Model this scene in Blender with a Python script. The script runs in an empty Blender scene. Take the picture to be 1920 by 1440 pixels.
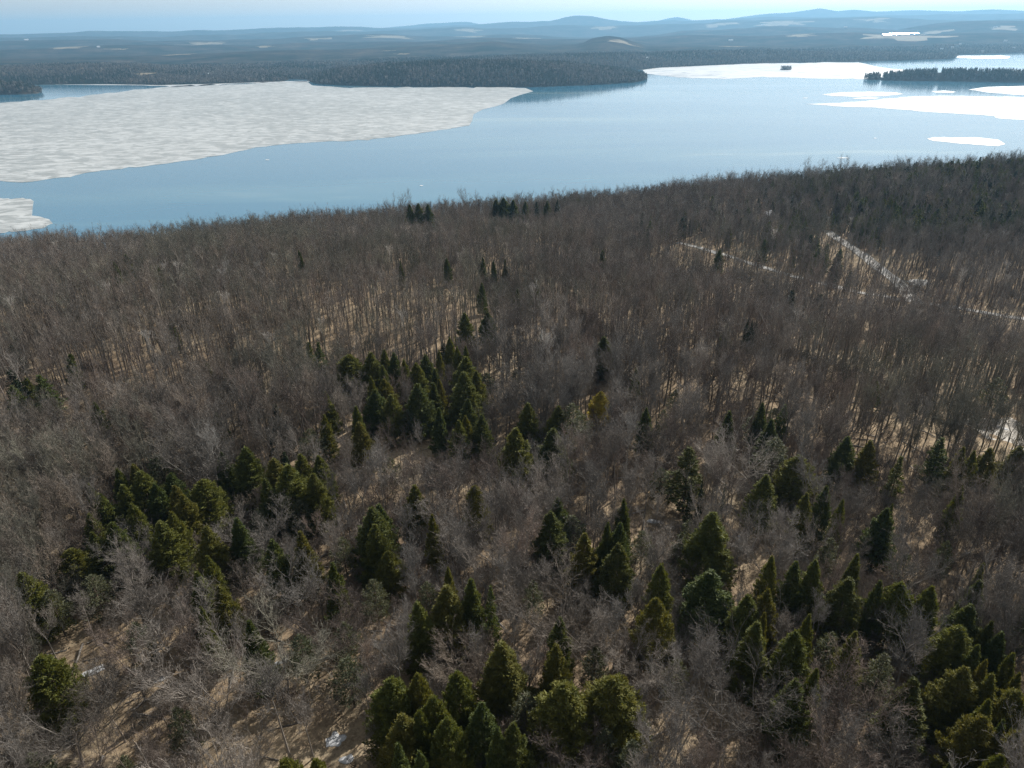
import bpy, math, random
import numpy as np
from mathutils import Matrix, Vector

# ------------------------------------------------------------------ camera, sky, sun, exposure
sc = bpy.context.scene
COL = sc.collection
F, PITCH, ROLL, CAMZ = 1321.0, math.radians(26.9), math.radians(0.8), 200.0
SUN_AZ, SUN_EL = math.radians(37), math.radians(36)

cam_d = bpy.data.cameras.new('camera')
cam = bpy.data.objects.new('camera', cam_d)
COL.objects.link(cam)
cam_d.sensor_width = 36
cam_d.lens = 36 * F / 1920
cam_d.clip_start, cam_d.clip_end = 0.5, 120000
cam.matrix_world = (Matrix.Translation((0, 0, CAMZ)) @ Matrix.Rotation(math.pi / 2 - PITCH, 4, 'X')
                    @ Matrix.Rotation(-ROLL, 4, 'Z'))
sc.camera = cam

world = bpy.data.worlds.new('World')
sc.world = world
world.use_nodes = True
wn = world.node_tree.nodes
sky = wn.new('ShaderNodeTexSky')
sky.sky_type = 'NISHITA'
sky.sun_disc = False
sky.sun_elevation = SUN_EL
sky.sun_rotation = SUN_AZ
sky.altitude = 300
sky.air_density = 1.0
sky.dust_density = 0.8
sky.ozone_density = 1.5
bg = wn['Background']
bg.inputs['Strength'].default_value = 0.09
hs = wn.new('ShaderNodeHueSaturation')
hs.inputs['Saturation'].default_value = 0.16
world.node_tree.links.new(sky.outputs['Color'], hs.inputs['Color'])
world.node_tree.links.new(hs.outputs['Color'], bg.inputs['Color'])

sun_d = bpy.data.lights.new('sun', 'SUN')
sun_d.energy = 5.0
sun_d.angle = math.radians(0.5)
sun_d.color = (1.0, 0.95, 0.88)
sun = bpy.data.objects.new('sun', sun_d)
COL.objects.link(sun)
SUNV = Vector((math.sin(SUN_AZ) * math.cos(SUN_EL), math.cos(SUN_AZ) * math.cos(SUN_EL), math.sin(SUN_EL)))
sun.rotation_euler = SUNV.to_track_quat('Z', 'Y').to_euler()

sc.view_settings.view_transform = 'Standard'
sc.view_settings.look = 'None'
sc.view_settings.gamma = 1
sc.view_settings.exposure = 0.48
sc.render.engine = 'CYCLES'
cy = sc.cycles
cy.max_bounces, cy.diffuse_bounces, cy.glossy_bounces = 4, 2, 2
cy.transmission_bounces, cy.volume_bounces, cy.transparent_max_bounces = 2, 0, 4
cy.use_denoising = True
try:
    cy.denoiser = 'OPENIMAGEDENOISE'
    cy.denoising_input_passes = 'RGB_ALBEDO_NORMAL'
    cy.denoising_prefilter = 'NONE'
except Exception:
    pass

# ------------------------------------------------------------------ geometry of view and small helpers
cp_, sp_, cr_, sr_ = math.cos(PITCH), math.sin(PITCH), math.cos(ROLL), math.sin(ROLL)


def ray(px, py):
    a, b = (np.asarray(px, float) - 960) / F, -(np.asarray(py, float) - 720) / F
    x, y = a * cr_ + b * sr_, -a * sr_ + b * cr_
    return np.stack([x, cp_ + y * sp_, -sp_ + y * cp_], -1)


def project(P):
    P = np.asarray(P, float)
    d = P - np.array([0, 0, CAMZ])
    yy = d[..., 1] * sp_ + d[..., 2] * cp_
    zz = d[..., 1] * cp_ - d[..., 2] * sp_
    zs = np.where(zz > 1e-3, zz, 1e-3)
    x, y = d[..., 0] / zs, yy / zs
    a, b = x * cr_ - y * sr_, x * sr_ + y * cr_
    return 960 + a * F, 720 - b * F, zz


def on_plane(px, py, z=0.0):
    r = ray(px, py)
    t = (CAMZ - z) / -r[..., 2:3]
    return np.array([0, 0, CAMZ]) + r * t


def azel(pts):
    r = ray([p[0] for p in pts], [p[1] for p in pts])
    az = np.arctan2(r[:, 0], r[:, 1])
    o = np.argsort(az)
    return az[o], (r[:, 2] / np.hypot(r[:, 0], r[:, 1]))[o]


def _hash(ix, iy, s):
    n = (ix.astype(np.int64) * 374761393 + iy.astype(np.int64) * 668265263 + s * 974634777) & 0x7fffffff
    n = ((n ^ (n >> 13)) * 1274126177) & 0x7fffffff
    return ((n ^ (n >> 16)) & 0xffff) / 65535.0


def vnoise(x, y, s=0):
    x, y = np.asarray(x, float), np.asarray(y, float)
    ix, iy = np.floor(x).astype(int), np.floor(y).astype(int)
    fx, fy = x - ix, y - iy
    fx, fy = fx * fx * (3 - 2 * fx), fy * fy * (3 - 2 * fy)
    a, b = _hash(ix, iy, s), _hash(ix + 1, iy, s)
    c, d = _hash(ix, iy + 1, s), _hash(ix + 1, iy + 1, s)
    return (a * (1 - fx) + b * fx) * (1 - fy) + (c * (1 - fx) + d * fx) * fy


def fbm(x, y, s=0, o=4):
    r, a, t = 0, 1.0, 0
    for i in range(o):
        r = r + a * vnoise(x * 2 ** i, y * 2 ** i, s + i * 7)
        t += a
        a *= 0.5
    return r / t


def mk_mesh(name, V, polys, mats=(), midx=None, smooth=False):
    """V (N,3); polys: list of int arrays (M,k)"""
    me = bpy.data.meshes.new(name)
    V = np.asarray(V, np.float32)
    loops = np.concatenate([np.asarray(p, np.int32).ravel() for p in polys])
    tot = np.concatenate([np.full(len(p), np.asarray(p).shape[1], np.int32) for p in polys])
    start = np.concatenate([[0], np.cumsum(tot)[:-1]]).astype(np.int32)
    me.vertices.add(len(V))
    me.vertices.foreach_set('co', V.ravel())
    me.loops.add(len(loops))
    me.loops.foreach_set('vertex_index', loops)
    me.polygons.add(len(tot))
    me.polygons.foreach_set('loop_start', start)
    me.polygons.foreach_set('loop_total', tot)
    for m in mats:
        me.materials.append(m)
    if midx is not None:
        me.polygons.foreach_set('material_index', np.asarray(midx, np.int32))
    me.polygons.foreach_set('use_smooth', np.full(len(tot), bool(smooth)))
    me.update(calc_edges=True)
    me.validate()
    return me


def link(name, data, parent=None, **props):
    o = bpy.data.objects.new(name, data)
    COL.objects.link(o)
    if parent:
        o.parent = parent
    for k, v in props.items():
        o[k] = v
    return o


# ------------------------------------------------------------------ materials
def mat(name):
    m = bpy.data.materials.new(name)
    m.use_nodes = True
    nt = m.node_tree
    return m, nt, nt.nodes['Principled BSDF'], nt.nodes['Material Output']


def ramp(nt, stops):
    r = nt.nodes.new('ShaderNodeValToRGB')
    e = r.color_ramp.elements
    while len(e) < len(stops):
        e.new(0.5)
    for i, (p, c) in enumerate(stops):
        e[i].position = p
        e[i].color = (*c, 1)
    return r


def noise_tex(nt, scale, detail=4, rough=0.6, mapping=None, dist=0.0):
    tc = nt.nodes.new('ShaderNodeTexCoord')
    n = nt.nodes.new('ShaderNodeTexNoise')
    n.inputs['Scale'].default_value = scale
    n.inputs['Detail'].default_value = detail
    n.inputs['Roughness'].default_value = rough
    n.inputs['Distortion'].default_value = dist
    if mapping:
        mp = nt.nodes.new('ShaderNodeMapping')
        mp.inputs['Scale'].default_value = mapping[0]
        mp.inputs['Rotation'].default_value = mapping[1]
        nt.links.new(tc.outputs['Object'], mp.inputs['Vector'])
        nt.links.new(mp.outputs['Vector'], n.inputs['Vector'])
    else:
        nt.links.new(tc.outputs['Object'], n.inputs['Vector'])
    return n


def mixc(nt, fac, a, b, mode='MIX'):
    m = nt.nodes.new('ShaderNodeMix')
    m.data_type = 'RGBA'
    m.blend_type = mode
    for sock, v in ((m.inputs[0], fac), (m.inputs[6], a), (m.inputs[7], b)):
        if isinstance(v, (int, float)):
            sock.default_value = v
        elif isinstance(v, tuple):
            sock.default_value = (*v, 1)
        else:
            nt.links.new(v, sock)
    return m.outputs[2]


def simple_mat(name, lo, hi, scale, rough=0.9, spec=0.2, detail=4):
    m, nt, p, out = mat(name)
    n = noise_tex(nt, scale, detail)
    r = ramp(nt, [(0.32, lo), (0.68, hi)])
    nt.links.new(n.outputs['Fac'], r.inputs['Fac'])
    nt.links.new(r.outputs['Color'], p.inputs['Base Color'])
    p.inputs['Roughness'].default_value = rough
    p.inputs['Specular IOR Level'].default_value = spec
    return m


def bark_mat(name, col, var=0.35):
    """bark: own colour per tree (object random) times a fine noise"""
    m, nt, p, out = mat(name)
    n = noise_tex(nt, 1.7, 3)
    r = ramp(nt, [(0.3, tuple(c * (1 - var) for c in col)), (0.7, tuple(c * (1 + var) for c in col))])
    nt.links.new(n.outputs['Fac'], r.inputs['Fac'])
    oi = nt.nodes.new('ShaderNodeObjectInfo')
    r2 = ramp(nt, [(0.0, (0.58, 0.57, 0.56)), (0.5, (0.95, 0.95, 0.95)), (0.85, (1.25, 1.22, 1.2)), (1.0, (1.65, 1.6, 1.55))])
    nt.links.new(oi.outputs['Random'], r2.inputs['Fac'])
    c = mixc(nt, 1.0, r.outputs['Color'], r2.outputs['Color'], 'MULTIPLY')
    nt.links.new(c, p.inputs['Base Color'])
    p.inputs['Roughness'].default_value = 0.85
    p.inputs['Specular IOR Level'].default_value = 0.25
    return m


def leaf_mat(name, cols, trans=0.28):
    m, nt, p, out = mat(name)
    oi = nt.nodes.new('ShaderNodeObjectInfo')
    r = ramp(nt, [(i / max(1, len(cols) - 1), c) for i, c in enumerate(cols)])
    nt.links.new(oi.outputs['Random'], r.inputs['Fac'])
    n = noise_tex(nt, 1.1, 3)
    r2 = ramp(nt, [(0.3, (0.65, 0.72, 0.7)), (0.7, (1.3, 1.2, 1.1))])
    nt.links.new(n.outputs['Fac'], r2.inputs['Fac'])
    c = mixc(nt, 1.0, r.outputs['Color'], r2.outputs['Color'], 'MULTIPLY')
    nt.links.new(c, p.inputs['Base Color'])
    p.inputs['Roughness'].default_value = 0.7
    p.inputs['Specular IOR Level'].default_value = 0.3
    t = nt.nodes.new('ShaderNodeBsdfTranslucent')
    ct = mixc(nt, 1.0, c, (1.5, 1.35, 0.55), 'MULTIPLY')
    nt.links.new(ct, t.inputs['Color'])
    ms = nt.nodes.new('ShaderNodeMixShader')
    ms.inputs[0].default_value = trans
    nt.links.new(p.outputs[0], ms.inputs[1])
    nt.links.new(t.outputs[0], ms.inputs[2])
    nt.links.new(ms.outputs[0], out.inputs['Surface'])
    return m


BARK = {
    'grey': bark_mat('bark_grey', (0.190, 0.172, 0.152)),
    'brown': bark_mat('bark_brown', (0.172, 0.147, 0.122)),
    'reddish brown': bark_mat('bark_reddish', (0.170, 0.138, 0.117)),
    'greenish grey': bark_mat('bark_mossy', (0.162, 0.156, 0.126)),
    'silvery grey': bark_mat('bark_silver', (0.225, 0.208, 0.188)),
}
BIRCH = bark_mat('bark_birch', (0.42, 0.40, 0.37), 0.2)
CBARK = bark_mat('bark_conifer', (0.11, 0.085, 0.065))
LEAF = {
    'olive green': leaf_mat('needles_olive', [(0.100, 0.118, 0.026), (0.124, 0.134, 0.029), (0.130, 0.122, 0.027)]),
    'dark green': leaf_mat('needles_dark', [(0.066, 0.090, 0.025), (0.080, 0.102, 0.027), (0.090, 0.098, 0.025)]),
    'grey green': leaf_mat('needles_grey', [(0.075, 0.088, 0.052), (0.088, 0.094, 0.056)]),
    'yellow': leaf_mat('needles_yellow', [(0.50, 0.44, 0.09), (0.50, 0.44, 0.09)]),
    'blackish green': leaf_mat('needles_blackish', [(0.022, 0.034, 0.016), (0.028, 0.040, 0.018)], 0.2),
}

# ground: leaf litter and dry grass
mG, nt, p, out = mat('leaf_litter')
n1 = noise_tex(nt, 0.035, 5, 0.65)
n2 = noise_tex(nt, 1.3, 6, 0.8)
r1 = ramp(nt, [(0.35, (0.20, 0.150, 0.100)), (0.5, (0.28, 0.215, 0.142)), (0.66, (0.33, 0.270, 0.185))])
r2 = ramp(nt, [(0.34, (0.42, 0.37, 0.34)), (0.52, (0.95, 0.95, 0.95)), (0.7, (1.3, 1.27, 1.2))])
nt.links.new(n1.outputs['Fac'], r1.inputs['Fac'])
nt.links.new(n2.outputs['Fac'], r2.inputs['Fac'])
nt.links.new(mixc(nt, 1.0, r1.outputs['Color'], r2.outputs['Color'], 'MULTIPLY'), p.inputs['Base Color'])
p.inputs['Roughness'].default_value = 0.95
p.inputs['Specular IOR Level'].default_value = 0.1

# lake water: wind-roughened, with slick lanes
mW, nt, p, out = mat('lake_water')
n1 = noise_tex(nt, 0.0016, 5, 0.6, ((0.5, 1.6, 1), (0, 0, math.radians(-6))), 0.6)
r1 = ramp(nt, [(0.40, (0.12, 0.12, 0.12)), (0.56, (0.09, 0.09, 0.09)), (0.68, (0.05, 0.05, 0.05))])
nt.links.new(n1.outputs['Fac'], r1.inputs['Fac'])
nt.links.new(r1.outputs['Color'], p.inputs['Roughness'])
n2 = noise_tex(nt, 0.0021, 5, 0.62, ((0.30, 2.2, 1), (0, 0, math.radians(-4))), 0.7)
r2 = ramp(nt, [(0.50, (0.030, 0.150, 0.245)), (0.60, (0.055, 0.180, 0.262)), (0.67, (0.14, 0.250, 0.30))])  # paler sheen of the slick lanes, painted into the base colour
nt.links.new(n2.outputs['Fac'], r2.inputs['Fac'])
nt.links.new(r2.outputs['Color'], p.inputs['Base Color'])
p.inputs['IOR'].default_value = 1.33

# ice: grey rotten ice with wind-blown whiter patches
def ice_mat(name, lo, hi, a, b, map1, rough):
    m, nt, p, out = mat(name)
    n1 = noise_tex(nt, 1.0, 4, 0.62, map1, 0.8)
    n2 = noise_tex(nt, 0.0022, 3, 0.5)
    ma = nt.nodes.new('ShaderNodeMath')
    ma.operation = 'MULTIPLY_ADD'
    ma.inputs[1].default_value = 0.24
    nt.links.new(n2.outputs['Fac'], ma.inputs[0])
    nt.links.new(n1.outputs['Fac'], ma.inputs[2])
    r1 = ramp(nt, [(a, lo), (b, hi)])
    nt.links.new(ma.outputs[0], r1.inputs['Fac'])
    nt.links.new(r1.outputs['Color'], p.inputs['Base Color'])
    p.inputs['Roughness'].default_value = rough
    p.inputs['IOR'].default_value = 1.31
    return m


mI = ice_mat('ice_grey', (0.265, 0.285, 0.285), (0.47, 0.49, 0.49), 0.55, 0.72,
             ((0.034, 0.070, 1), (0, 0, math.radians(-10))), 0.5)
mI2 = ice_mat('ice_white', (0.22, 0.27, 0.31), (0.60, 0.61, 0.61), 0.44, 0.60,
              ((0.012, 0.022, 1), (0, 0, 0)), 0.36)
mSnow = simple_mat('old_snow', (0.32, 0.33, 0.34), (0.56, 0.57, 0.58), 0.9, 0.7)
mRoad = simple_mat('gravel', (0.33, 0.315, 0.29), (0.50, 0.49, 0.465), 0.35, 0.95)
mGravel2 = simple_mat('rocky_clearing', (0.34, 0.31, 0.27), (0.50, 0.47, 0.42), 0.3, 0.95)
mField = simple_mat('dry_field', (0.13, 0.110, 0.078), (0.27, 0.225, 0.155), 0.012, 0.95)
mWall = simple_mat('house_wall', (0.72, 0.72, 0.70), (0.82, 0.82, 0.80), 0.3, 0.7)
mRoof = simple_mat('metal_roof', (0.62, 0.64, 0.66), (0.74, 0.75, 0.77), 0.3, 0.3, 0.6)

mShine, nt, p, out = mat('greenhouse_glazing')
p.inputs['Base Color'].default_value = (0.85, 0.87, 0.88, 1)
p.inputs['Metallic'].default_value = 0.9
p.inputs['Roughness'].default_value = 0.22

# distant forested country
mFar, nt, p, out = mat('distant_forest')
n1 = noise_tex(nt, 0.0034, 7, 0.72)
n2 = noise_tex(nt, 0.014, 5, 0.8)
r1 = ramp(nt, [(0.40, (0.012, 0.018, 0.013)), (0.52, (0.040, 0.036, 0.030)), (0.64, (0.070, 0.058, 0.047)), (0.72, (0.16, 0.13, 0.09))])
r2 = ramp(nt, [(0.3, (0.45, 0.47, 0.5)), (0.5, (0.95, 0.95, 0.95)), (0.7, (1.5, 1.45, 1.35))])
nt.links.new(n1.outputs['Fac'], r1.inputs['Fac'])
nt.links.new(n2.outputs['Fac'], r2.inputs['Fac'])
nt.links.new(mixc(nt, 1.0, r1.outputs['Color'], r2.outputs['Color'], 'MULTIPLY'), p.inputs['Base Color'])
p.inputs['Roughness'].default_value = 1.0
p.inputs['Specular IOR Level'].default_value = 0.0

# ------------------------------------------------------------------ the near hill
SKYL = [(-300, 452), (0, 450), (200, 440), (400, 425), (520, 408), (640, 402), (740, 396), (900, 384), (960, 382),
        (1100, 369), (1200, 360), (1300, 346), (1420, 334), (1530, 324), (1700, 311), (1920, 297), (2200, 285)]
_a, _t = azel(SKYL)
AZG = np.radians(np.linspace(-70, 70, 141))
DG = np.arange(0, 1601, 10.0)
_dc = np.interp(np.degrees(AZG), [-40, -20, 0, 20, 36, 60], [420, 430, 470, 570, 660, 700])
_zc = CAMZ - np.interp(np.degrees(AZG), [-40, 5, 30], [16.0, 15.0, 13.0]) + _dc * np.interp(AZG, _a, _t)
_zm = np.interp(np.degrees(AZG), [-40, -15, 0, 15, 25, 36, 60], [106, 102, 97, 91, 86, 86, 86])
ZT = np.zeros((len(AZG), len(DG)))
for i in range(len(AZG)):
    dc, zc = _dc[i], _zc[i]
    k_d = [0, 60, 150, 345, dc - 40, dc + 15, dc + 60, dc + 120, dc + 420, 1600 + dc]
    k_z = [131, 125, 116, _zm[i], zc + 0.5, zc, zc - 9, zc - 34, zc - 170, zc - 175]
    z = np.interp(DG, k_d, k_z)
    zp = np.concatenate([[z[0]] * 4, z, [z[-1]] * 4])
    ZT[i] = np.convolve(zp, np.ones(9) / 9, 'valid')


def bilin(T, ga, gd, az, d):
    ia = np.clip(np.interp(az, ga, np.arange(len(ga))), 0, len(ga) - 1.001)
    jd = np.clip(np.interp(d, gd, np.arange(len(gd))), 0, len(gd) - 1.001)
    i, j = ia.astype(int), jd.astype(int)
    u, v = ia - i, jd - j
    return (T[i, j] * (1 - u) + T[i + 1, j] * u) * (1 - v) + (T[i, j + 1] * (1 - u) + T[i + 1, j + 1] * u) * v


def gz(x, y):
    x, y = np.asarray(x, float), np.asarray(y, float)
    z = bilin(ZT, AZG, DG, np.arctan2(x, y), np.hypot(x, y))
    return z + 5.0 * (fbm(x / 70, y / 70, 3, 3) - 0.5) + 0.9 * (vnoise(x / 9, y / 9, 11) - 0.5)


def on_hill(px, py, above=0.0):
    """where the view ray meets the surface `above` metres over the near hill"""
    r = ray(px, py)
    t = np.arange(40, 1100, 0.5)
    P = np.array([0, 0, CAMZ]) + r[None] * t[:, None]
    below = P[:, 2] < gz(P[:, 0], P[:, 1]) + above
    if not below.any():
        return None
    return P[np.argmax(below)]


gx, gy = np.arange(-900, 1101, 5.0), np.arange(-150, 1351, 5.0)
X, Y = np.meshgrid(gx, gy)
Z = gz(X, Y)
nx, ny = len(gx), len(gy)
idx = np.arange(nx * ny).reshape(ny, nx)
quads = np.stack([idx[:-1, :-1], idx[:-1, 1:], idx[1:, 1:], idx[1:, :-1]], -1).reshape(-1, 4)
link('ground', mk_mesh('ground', np.stack([X, Y, Z], -1).reshape(-1, 3), [quads], [mG], smooth=True), kind='structure')

# lake
ang = np.linspace(0, 2 * math.pi, 97)[:-1]
V = np.concatenate([[[0, 3000, 0]], np.stack([9000 * np.cos(ang), 3000 + 9000 * np.sin(ang), 0 * ang], -1)])
tri = np.stack([np.zeros(96, int), 1 + np.arange(96), 1 + (np.arange(96) + 1) % 96], -1)
link('water', mk_mesh('water', V, [tri], [mW]), kind='structure')

# ------------------------------------------------------------------ ice on the lake
def rough_outline(pts, seed, jx=3.0, jy=0.5, step=14):
    rs = np.random.RandomState(seed)
    out = []
    n = len(pts)
    for i in range(n):
        a, b = np.array(pts[i], float), np.array(pts[(i + 1) % n], float)
        k = max(1, int(np.hypot(*(b - a)) / step))
        for q in range(k):
            pq = a + (b - a) * q / k
            if q:
                pq = pq + rs.normal(0, 1, 2) * (jx, jy)
            out.append(pq)
    return np.array(out)


def slab(name, pts, seed, m, label, jx=3.0, jy=0.5, step=14, group=None, cat='ice'):
    o2 = rough_outline(pts, seed, jx, jy, step)
    P = on_plane(o2[:, 0], o2[:, 1], 0.25)
    n = len(P)
    V = np.concatenate([P, P - [0, 0, 0.6]])
    i = np.arange(n)
    side = np.stack([i, (i + 1) % n, (i + 1) % n + n, i + n], -1)
    ob = link(name, mk_mesh(name, V, [i[None], side], [m]), label=label, category=cat)
    if group:
        ob['group'] = group
    return ob


slab('ice_sheet', [(-420, 352), (-200, 345), (0, 339), (40, 342), (140, 329), (160, 324), (210, 318), (300, 308), (420, 290), (480, 276),
                   (560, 268), (640, 265), (700, 260), (780, 251), (850, 240), (880, 235), (885, 226), (888, 214), (905, 205),
                   (930, 199), (945, 194), (958, 184), (975, 178), (1000, 171), (985, 165), (940, 163), (800, 164), (640, 164), (585, 160), (575, 152),
                   (520, 154), (430, 158), (330, 161), (250, 168), (190, 176), (100, 186), (0, 193), (-200, 203), (-420, 214)],
     1, mI, 'vast grey ice sheet streaked with white left of the open blue water', 4, 0.8)
slab('ice_sheet', [(-300, 365), (-100, 371), (0, 371.5), (57, 373), (63, 377), (61, 390), (60, 404), (75, 406), (92, 411), (99, 419), (84, 426),
                   (30, 434), (-100, 445), (-300, 462)], 2, mI,
     'small grey ice sheet with a hooked tip just above the forest at left', 2.5, 0.8, 8)
slab('ice_sheet', [(310, 161), (322, 162.6), (370, 161.5), (440, 156.5), (540, 154), (583, 153), (580, 151.8), (520, 152.6), (430, 155.8),
                   (330, 158.6), (150, 157.7), (75, 158), (160, 159.2), (240, 159.6)], 3, mI2,
     'thin white ice rim under the far left shore, behind the dark blue lead', 2, 0.15, 10)
slab('ice_sheet', [(1205, 131), (1230, 127), (1300, 124), (1390, 120), (1460, 118.5), (1500, 118.5), (1560, 116.8), (1610, 117), (1625, 120),
                   (1640, 124), (1665, 128), (1700, 131), (1700, 146), (1625, 148.5), (1520, 147), (1430, 144), (1360, 148), (1270, 145), (1210, 138)],
     4, mI2, 'bright white ice field around the tiny wooded islet', 3, 0.35)
slab('ice_sheet', [(1512, 195), (1560, 193), (1620, 190), (1690, 182), (1760, 179.5), (1860, 181), (2000, 183), (2300, 188), (2300, 232), (2000, 226), (1900, 223.5),
                   (1868, 221), (1864, 217), (1800, 213), (1740, 209.5), (1650, 202.5), (1580, 200)], 5, mI2,
     'long glaring white ice sheet narrowing to a point in front of the wooded island', 3, 0.4)
FG = 'white ice floes in front of the wooded island'
slab('ice_floe', [(1541, 177), (1570, 173.5), (1630, 171.5), (1680, 173), (1695, 176), (1660, 180), (1600, 181.5), (1560, 180)], 6, mI2,
     'oval white ice floe above the tip of the long glaring sheet', 0.8, 0.2, 10, FG)
slab('ice_floe', [(1597, 184), (1625, 182), (1650, 183), (1640, 185.5), (1605, 185.5)], 7, mI2,
     'narrow white sliver of ice between the oval floe and the long sheet', 0.6, 0.1, 10, FG)
slab('ice_floe', [(1738, 260), (1752, 257), (1830, 257.5), (1872, 262), (1885, 270), (1870, 274), (1800, 269), (1750, 264)], 8, mI2,
     'lone white ice floe nearest the dark right-hand forest hill', 0.9, 0.35, 9, FG)
slab('ice_floe', [(1816, 168), (1850, 163), (1920, 161), (2000, 163), (2000, 178), (1900, 177), (1850, 173)], 9, mI2,
     'white ice floe just below the wooded island at the right edge', 0.9, 0.2, 9, FG)
slab('ice_floe', [(1746, 171), (1770, 169.5), (1793, 172), (1785, 174), (1755, 173.5)], 10, mI2,
     'small white ice floe in dark water below the gap in the wooded island', 0.7, 0.12, 9, FG)
slab('ice_floe', [(1793, 108), (1796, 104.5), (1880, 104), (1895, 106), (1890, 109.5), (1830, 110)], 11, mI2,
     'far bright ice band beyond the tip of the dark headland', 0.7, 0.12, 9, FG)
for k, (cx, cy_, w, h, lab) in enumerate([
        (790, 348, 3.5, .8, 'tiny white ice scrap alone on the blue water just above the forest'),
        (501, 299.5, 4.5, .6, 'tiny white ice scrap just below the edge of the vast grey sheet'),
        (1641, 259, 3, .6, 'tiny white ice scrap left of the lone floe by the right hill'),
        (1510, 183.5, 5, .8, 'tiny white ice scrap left of the oval floe'),
        (1580, 296, 12, 0.8, 'thin ice sliver just above the trees on the right hill')]):
    slab('ice_floe', [(cx - w, cy_), (cx - w * .3, cy_ - h), (cx + w * .8, cy_ - h * .6), (cx + w, cy_ + h * .3), (cx, cy_ + h)],
         20 + k, mI2, lab, 0.8, 0.1, 4, 'small ice scraps')

# ------------------------------------------------------------------ the far country
SHORE = [(-500, 170), (-100, 168), (0, 163), (70, 159), (200, 158), (300, 160), (420, 157), (530, 153), (545, 149), (600, 150), (700, 147),
         (900, 144), (1100, 140), (1205, 131), (1240, 127), (1290, 125), (1400, 119.5), (1480, 118), (1600, 116), (1700, 113.5), (1780, 111),
         (1793, 109), (1798, 102.5), (1850, 101), (1920, 99), (2100, 97), (2500, 95)]
CREST = [(-500, 134), (0, 131), (80, 128), (160, 126), (250, 130), (320, 138), (420, 139), (530, 140), (600, 134), (900, 114), (1210, 101),
         (1280, 97), (1500, 96), (1600, 98), (1700, 101), (1780, 106), (1796, 99), (1850, 97), (1920, 95), (2500, 92)]
RIDGE = [
    (6400, [(-500, 108), (0, 106), (320, 101), (640, 92), (760, 87), (850, 81), (920, 76.5), (980, 81), (1030, 85), (1080, 82), (1095, 78), (1112, 69.5), (1140, 64.5), (1165, 68), (1190, 78), (1210, 86), (1280, 86), (1440, 84), (1600, 86), (1700, 88), (1800, 88), (1920, 86), (2500, 86)]),
    (8500, [(-500, 92), (0, 91), (320, 86), (640, 77), (900, 72), (1060, 74), (1140, 73), (1200, 73.5), (1280, 68),
            (1440, 65), (1500, 63), (1600, 62), (1690, 66), (1760, 64), (1920, 62), (2500, 60)]),
    (11000, [(-500, 80), (0, 80), (320, 75), (640, 67), (960, 66), (1060, 70), (1120, 71), (1200, 69), (1280, 58), (1440, 53), (1600, 52), (1680, 55), (1740, 47), (1800, 43.5),
             (1850, 42.5), (1920, 44), (2500, 46)]),
    (14500, [(-500, 72), (0, 72), (300, 67), (640, 59), (960, 52), (1120, 47), (1280, 45), (1330, 42), (1360, 38), (1440, 36.5), (1480, 35), (1560, 33.5),
             (1640, 33), (1700, 37), (1760, 39), (1920, 36), (2500, 36)]),
    (18500, [(-500, 66), (0, 66), (60, 62), (100, 60.5), (170, 57.5), (240, 58), (400, 57), (640, 50.5), (700, 52), (880, 47), (970, 42), (1030, 40.5),
             (1045, 37), (1060, 33), (1075, 30), (1090, 29), (1110, 29.5), (1130, 32.5), (1150, 37.5), (1165, 41), (1200, 41), (1400, 36), (1500, 33), (1700, 30),
             (1920, 28), (2500, 30)]),
    (23000, [(-500, 73), (0, 72), (400, 66), (620, 57), (720, 52), (770, 47.5), (800, 44), (850, 41.5), (880, 42), (900, 46), (1000, 47), (1230, 40), (1250, 35),
             (1270, 31.5), (1285, 34), (1300, 38), (1360, 36), (1400, 30), (1440, 25), (1480, 23), (1515, 19), (1538, 15), (1555, 18), (1570, 21), (1600, 18),
             (1640, 22), (1680, 20), (1720, 18.5), (1760, 20), (1800, 21), (1860, 18.5), (1920, 20), (2500, 22)]),
]
MAZ = np.radians(np.linspace(-52, 52, 521))
MD = np.concatenate([np.arange(2700, 6600, 45), np.geomspace(6600, 26500, 150)])
_sa, _st = azel(SHORE)
SH = CAMZ / -np.interp(MAZ, _sa, _st)
_ca, _ct = azel(CREST)
zcr = CAMZ + (SH + 480) * np.interp(MAZ, _ca, _ct) - 6
rz = []
for d, prof in RIDGE:
    a_, t_ = azel(prof)
    rz.append(CAMZ + d * np.interp(MAZ, a_, t_) - (8 if d < 10000 else 0))
MZ = np.zeros((len(MAZ), len(MD)))
for i in range(len(MAZ)):
    kd, kz = [0, SH[i] - 80, SH[i], SH[i] + 60, SH[i] + 480], [-25, -15, 0, 5, max(12, zcr[i])]
    for (d, _), z in zip(RIDGE, rz):
        zz = max(14, z[i])
        if d < kd[-1] + 700:
            continue
        gap = d - kd[-1]
        kd += [kd[-1] + gap * 0.5, d]
        kz += [min(kz[-1], zz) - min(30, 0.3 * min(kz[-1], zz)) * (1 if d < 14000 else 2.2), zz]
    kd += [27000]
    kz += [kz[-1] - 200]
    # smooth (cosine) interpolation between knots
    kd, kz = np.array(kd), np.array(kz)
    j = np.clip(np.searchsorted(kd, MD, 'right') - 1, 0, len(kd) - 2)
    u = np.clip((MD - kd[j]) / (kd[j + 1] - kd[j]), 0, 1)
    us = u * u * (3 - 2 * u)
    u = np.where(j < 4, u, us)
    MZ[i] = kz[j] * (1 - u) + kz[j + 1] * u
A2, D2 = np.meshgrid(MAZ, MD, indexing='ij')
MXX, MYY = D2 * np.sin(A2), D2 * np.cos(A2)
inl = np.clip((D2 - SH[:, None]) / 700, 0, 1)
rl = fbm(MXX / 900, MYY / 1500, 21, 4) - 0.5
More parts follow.
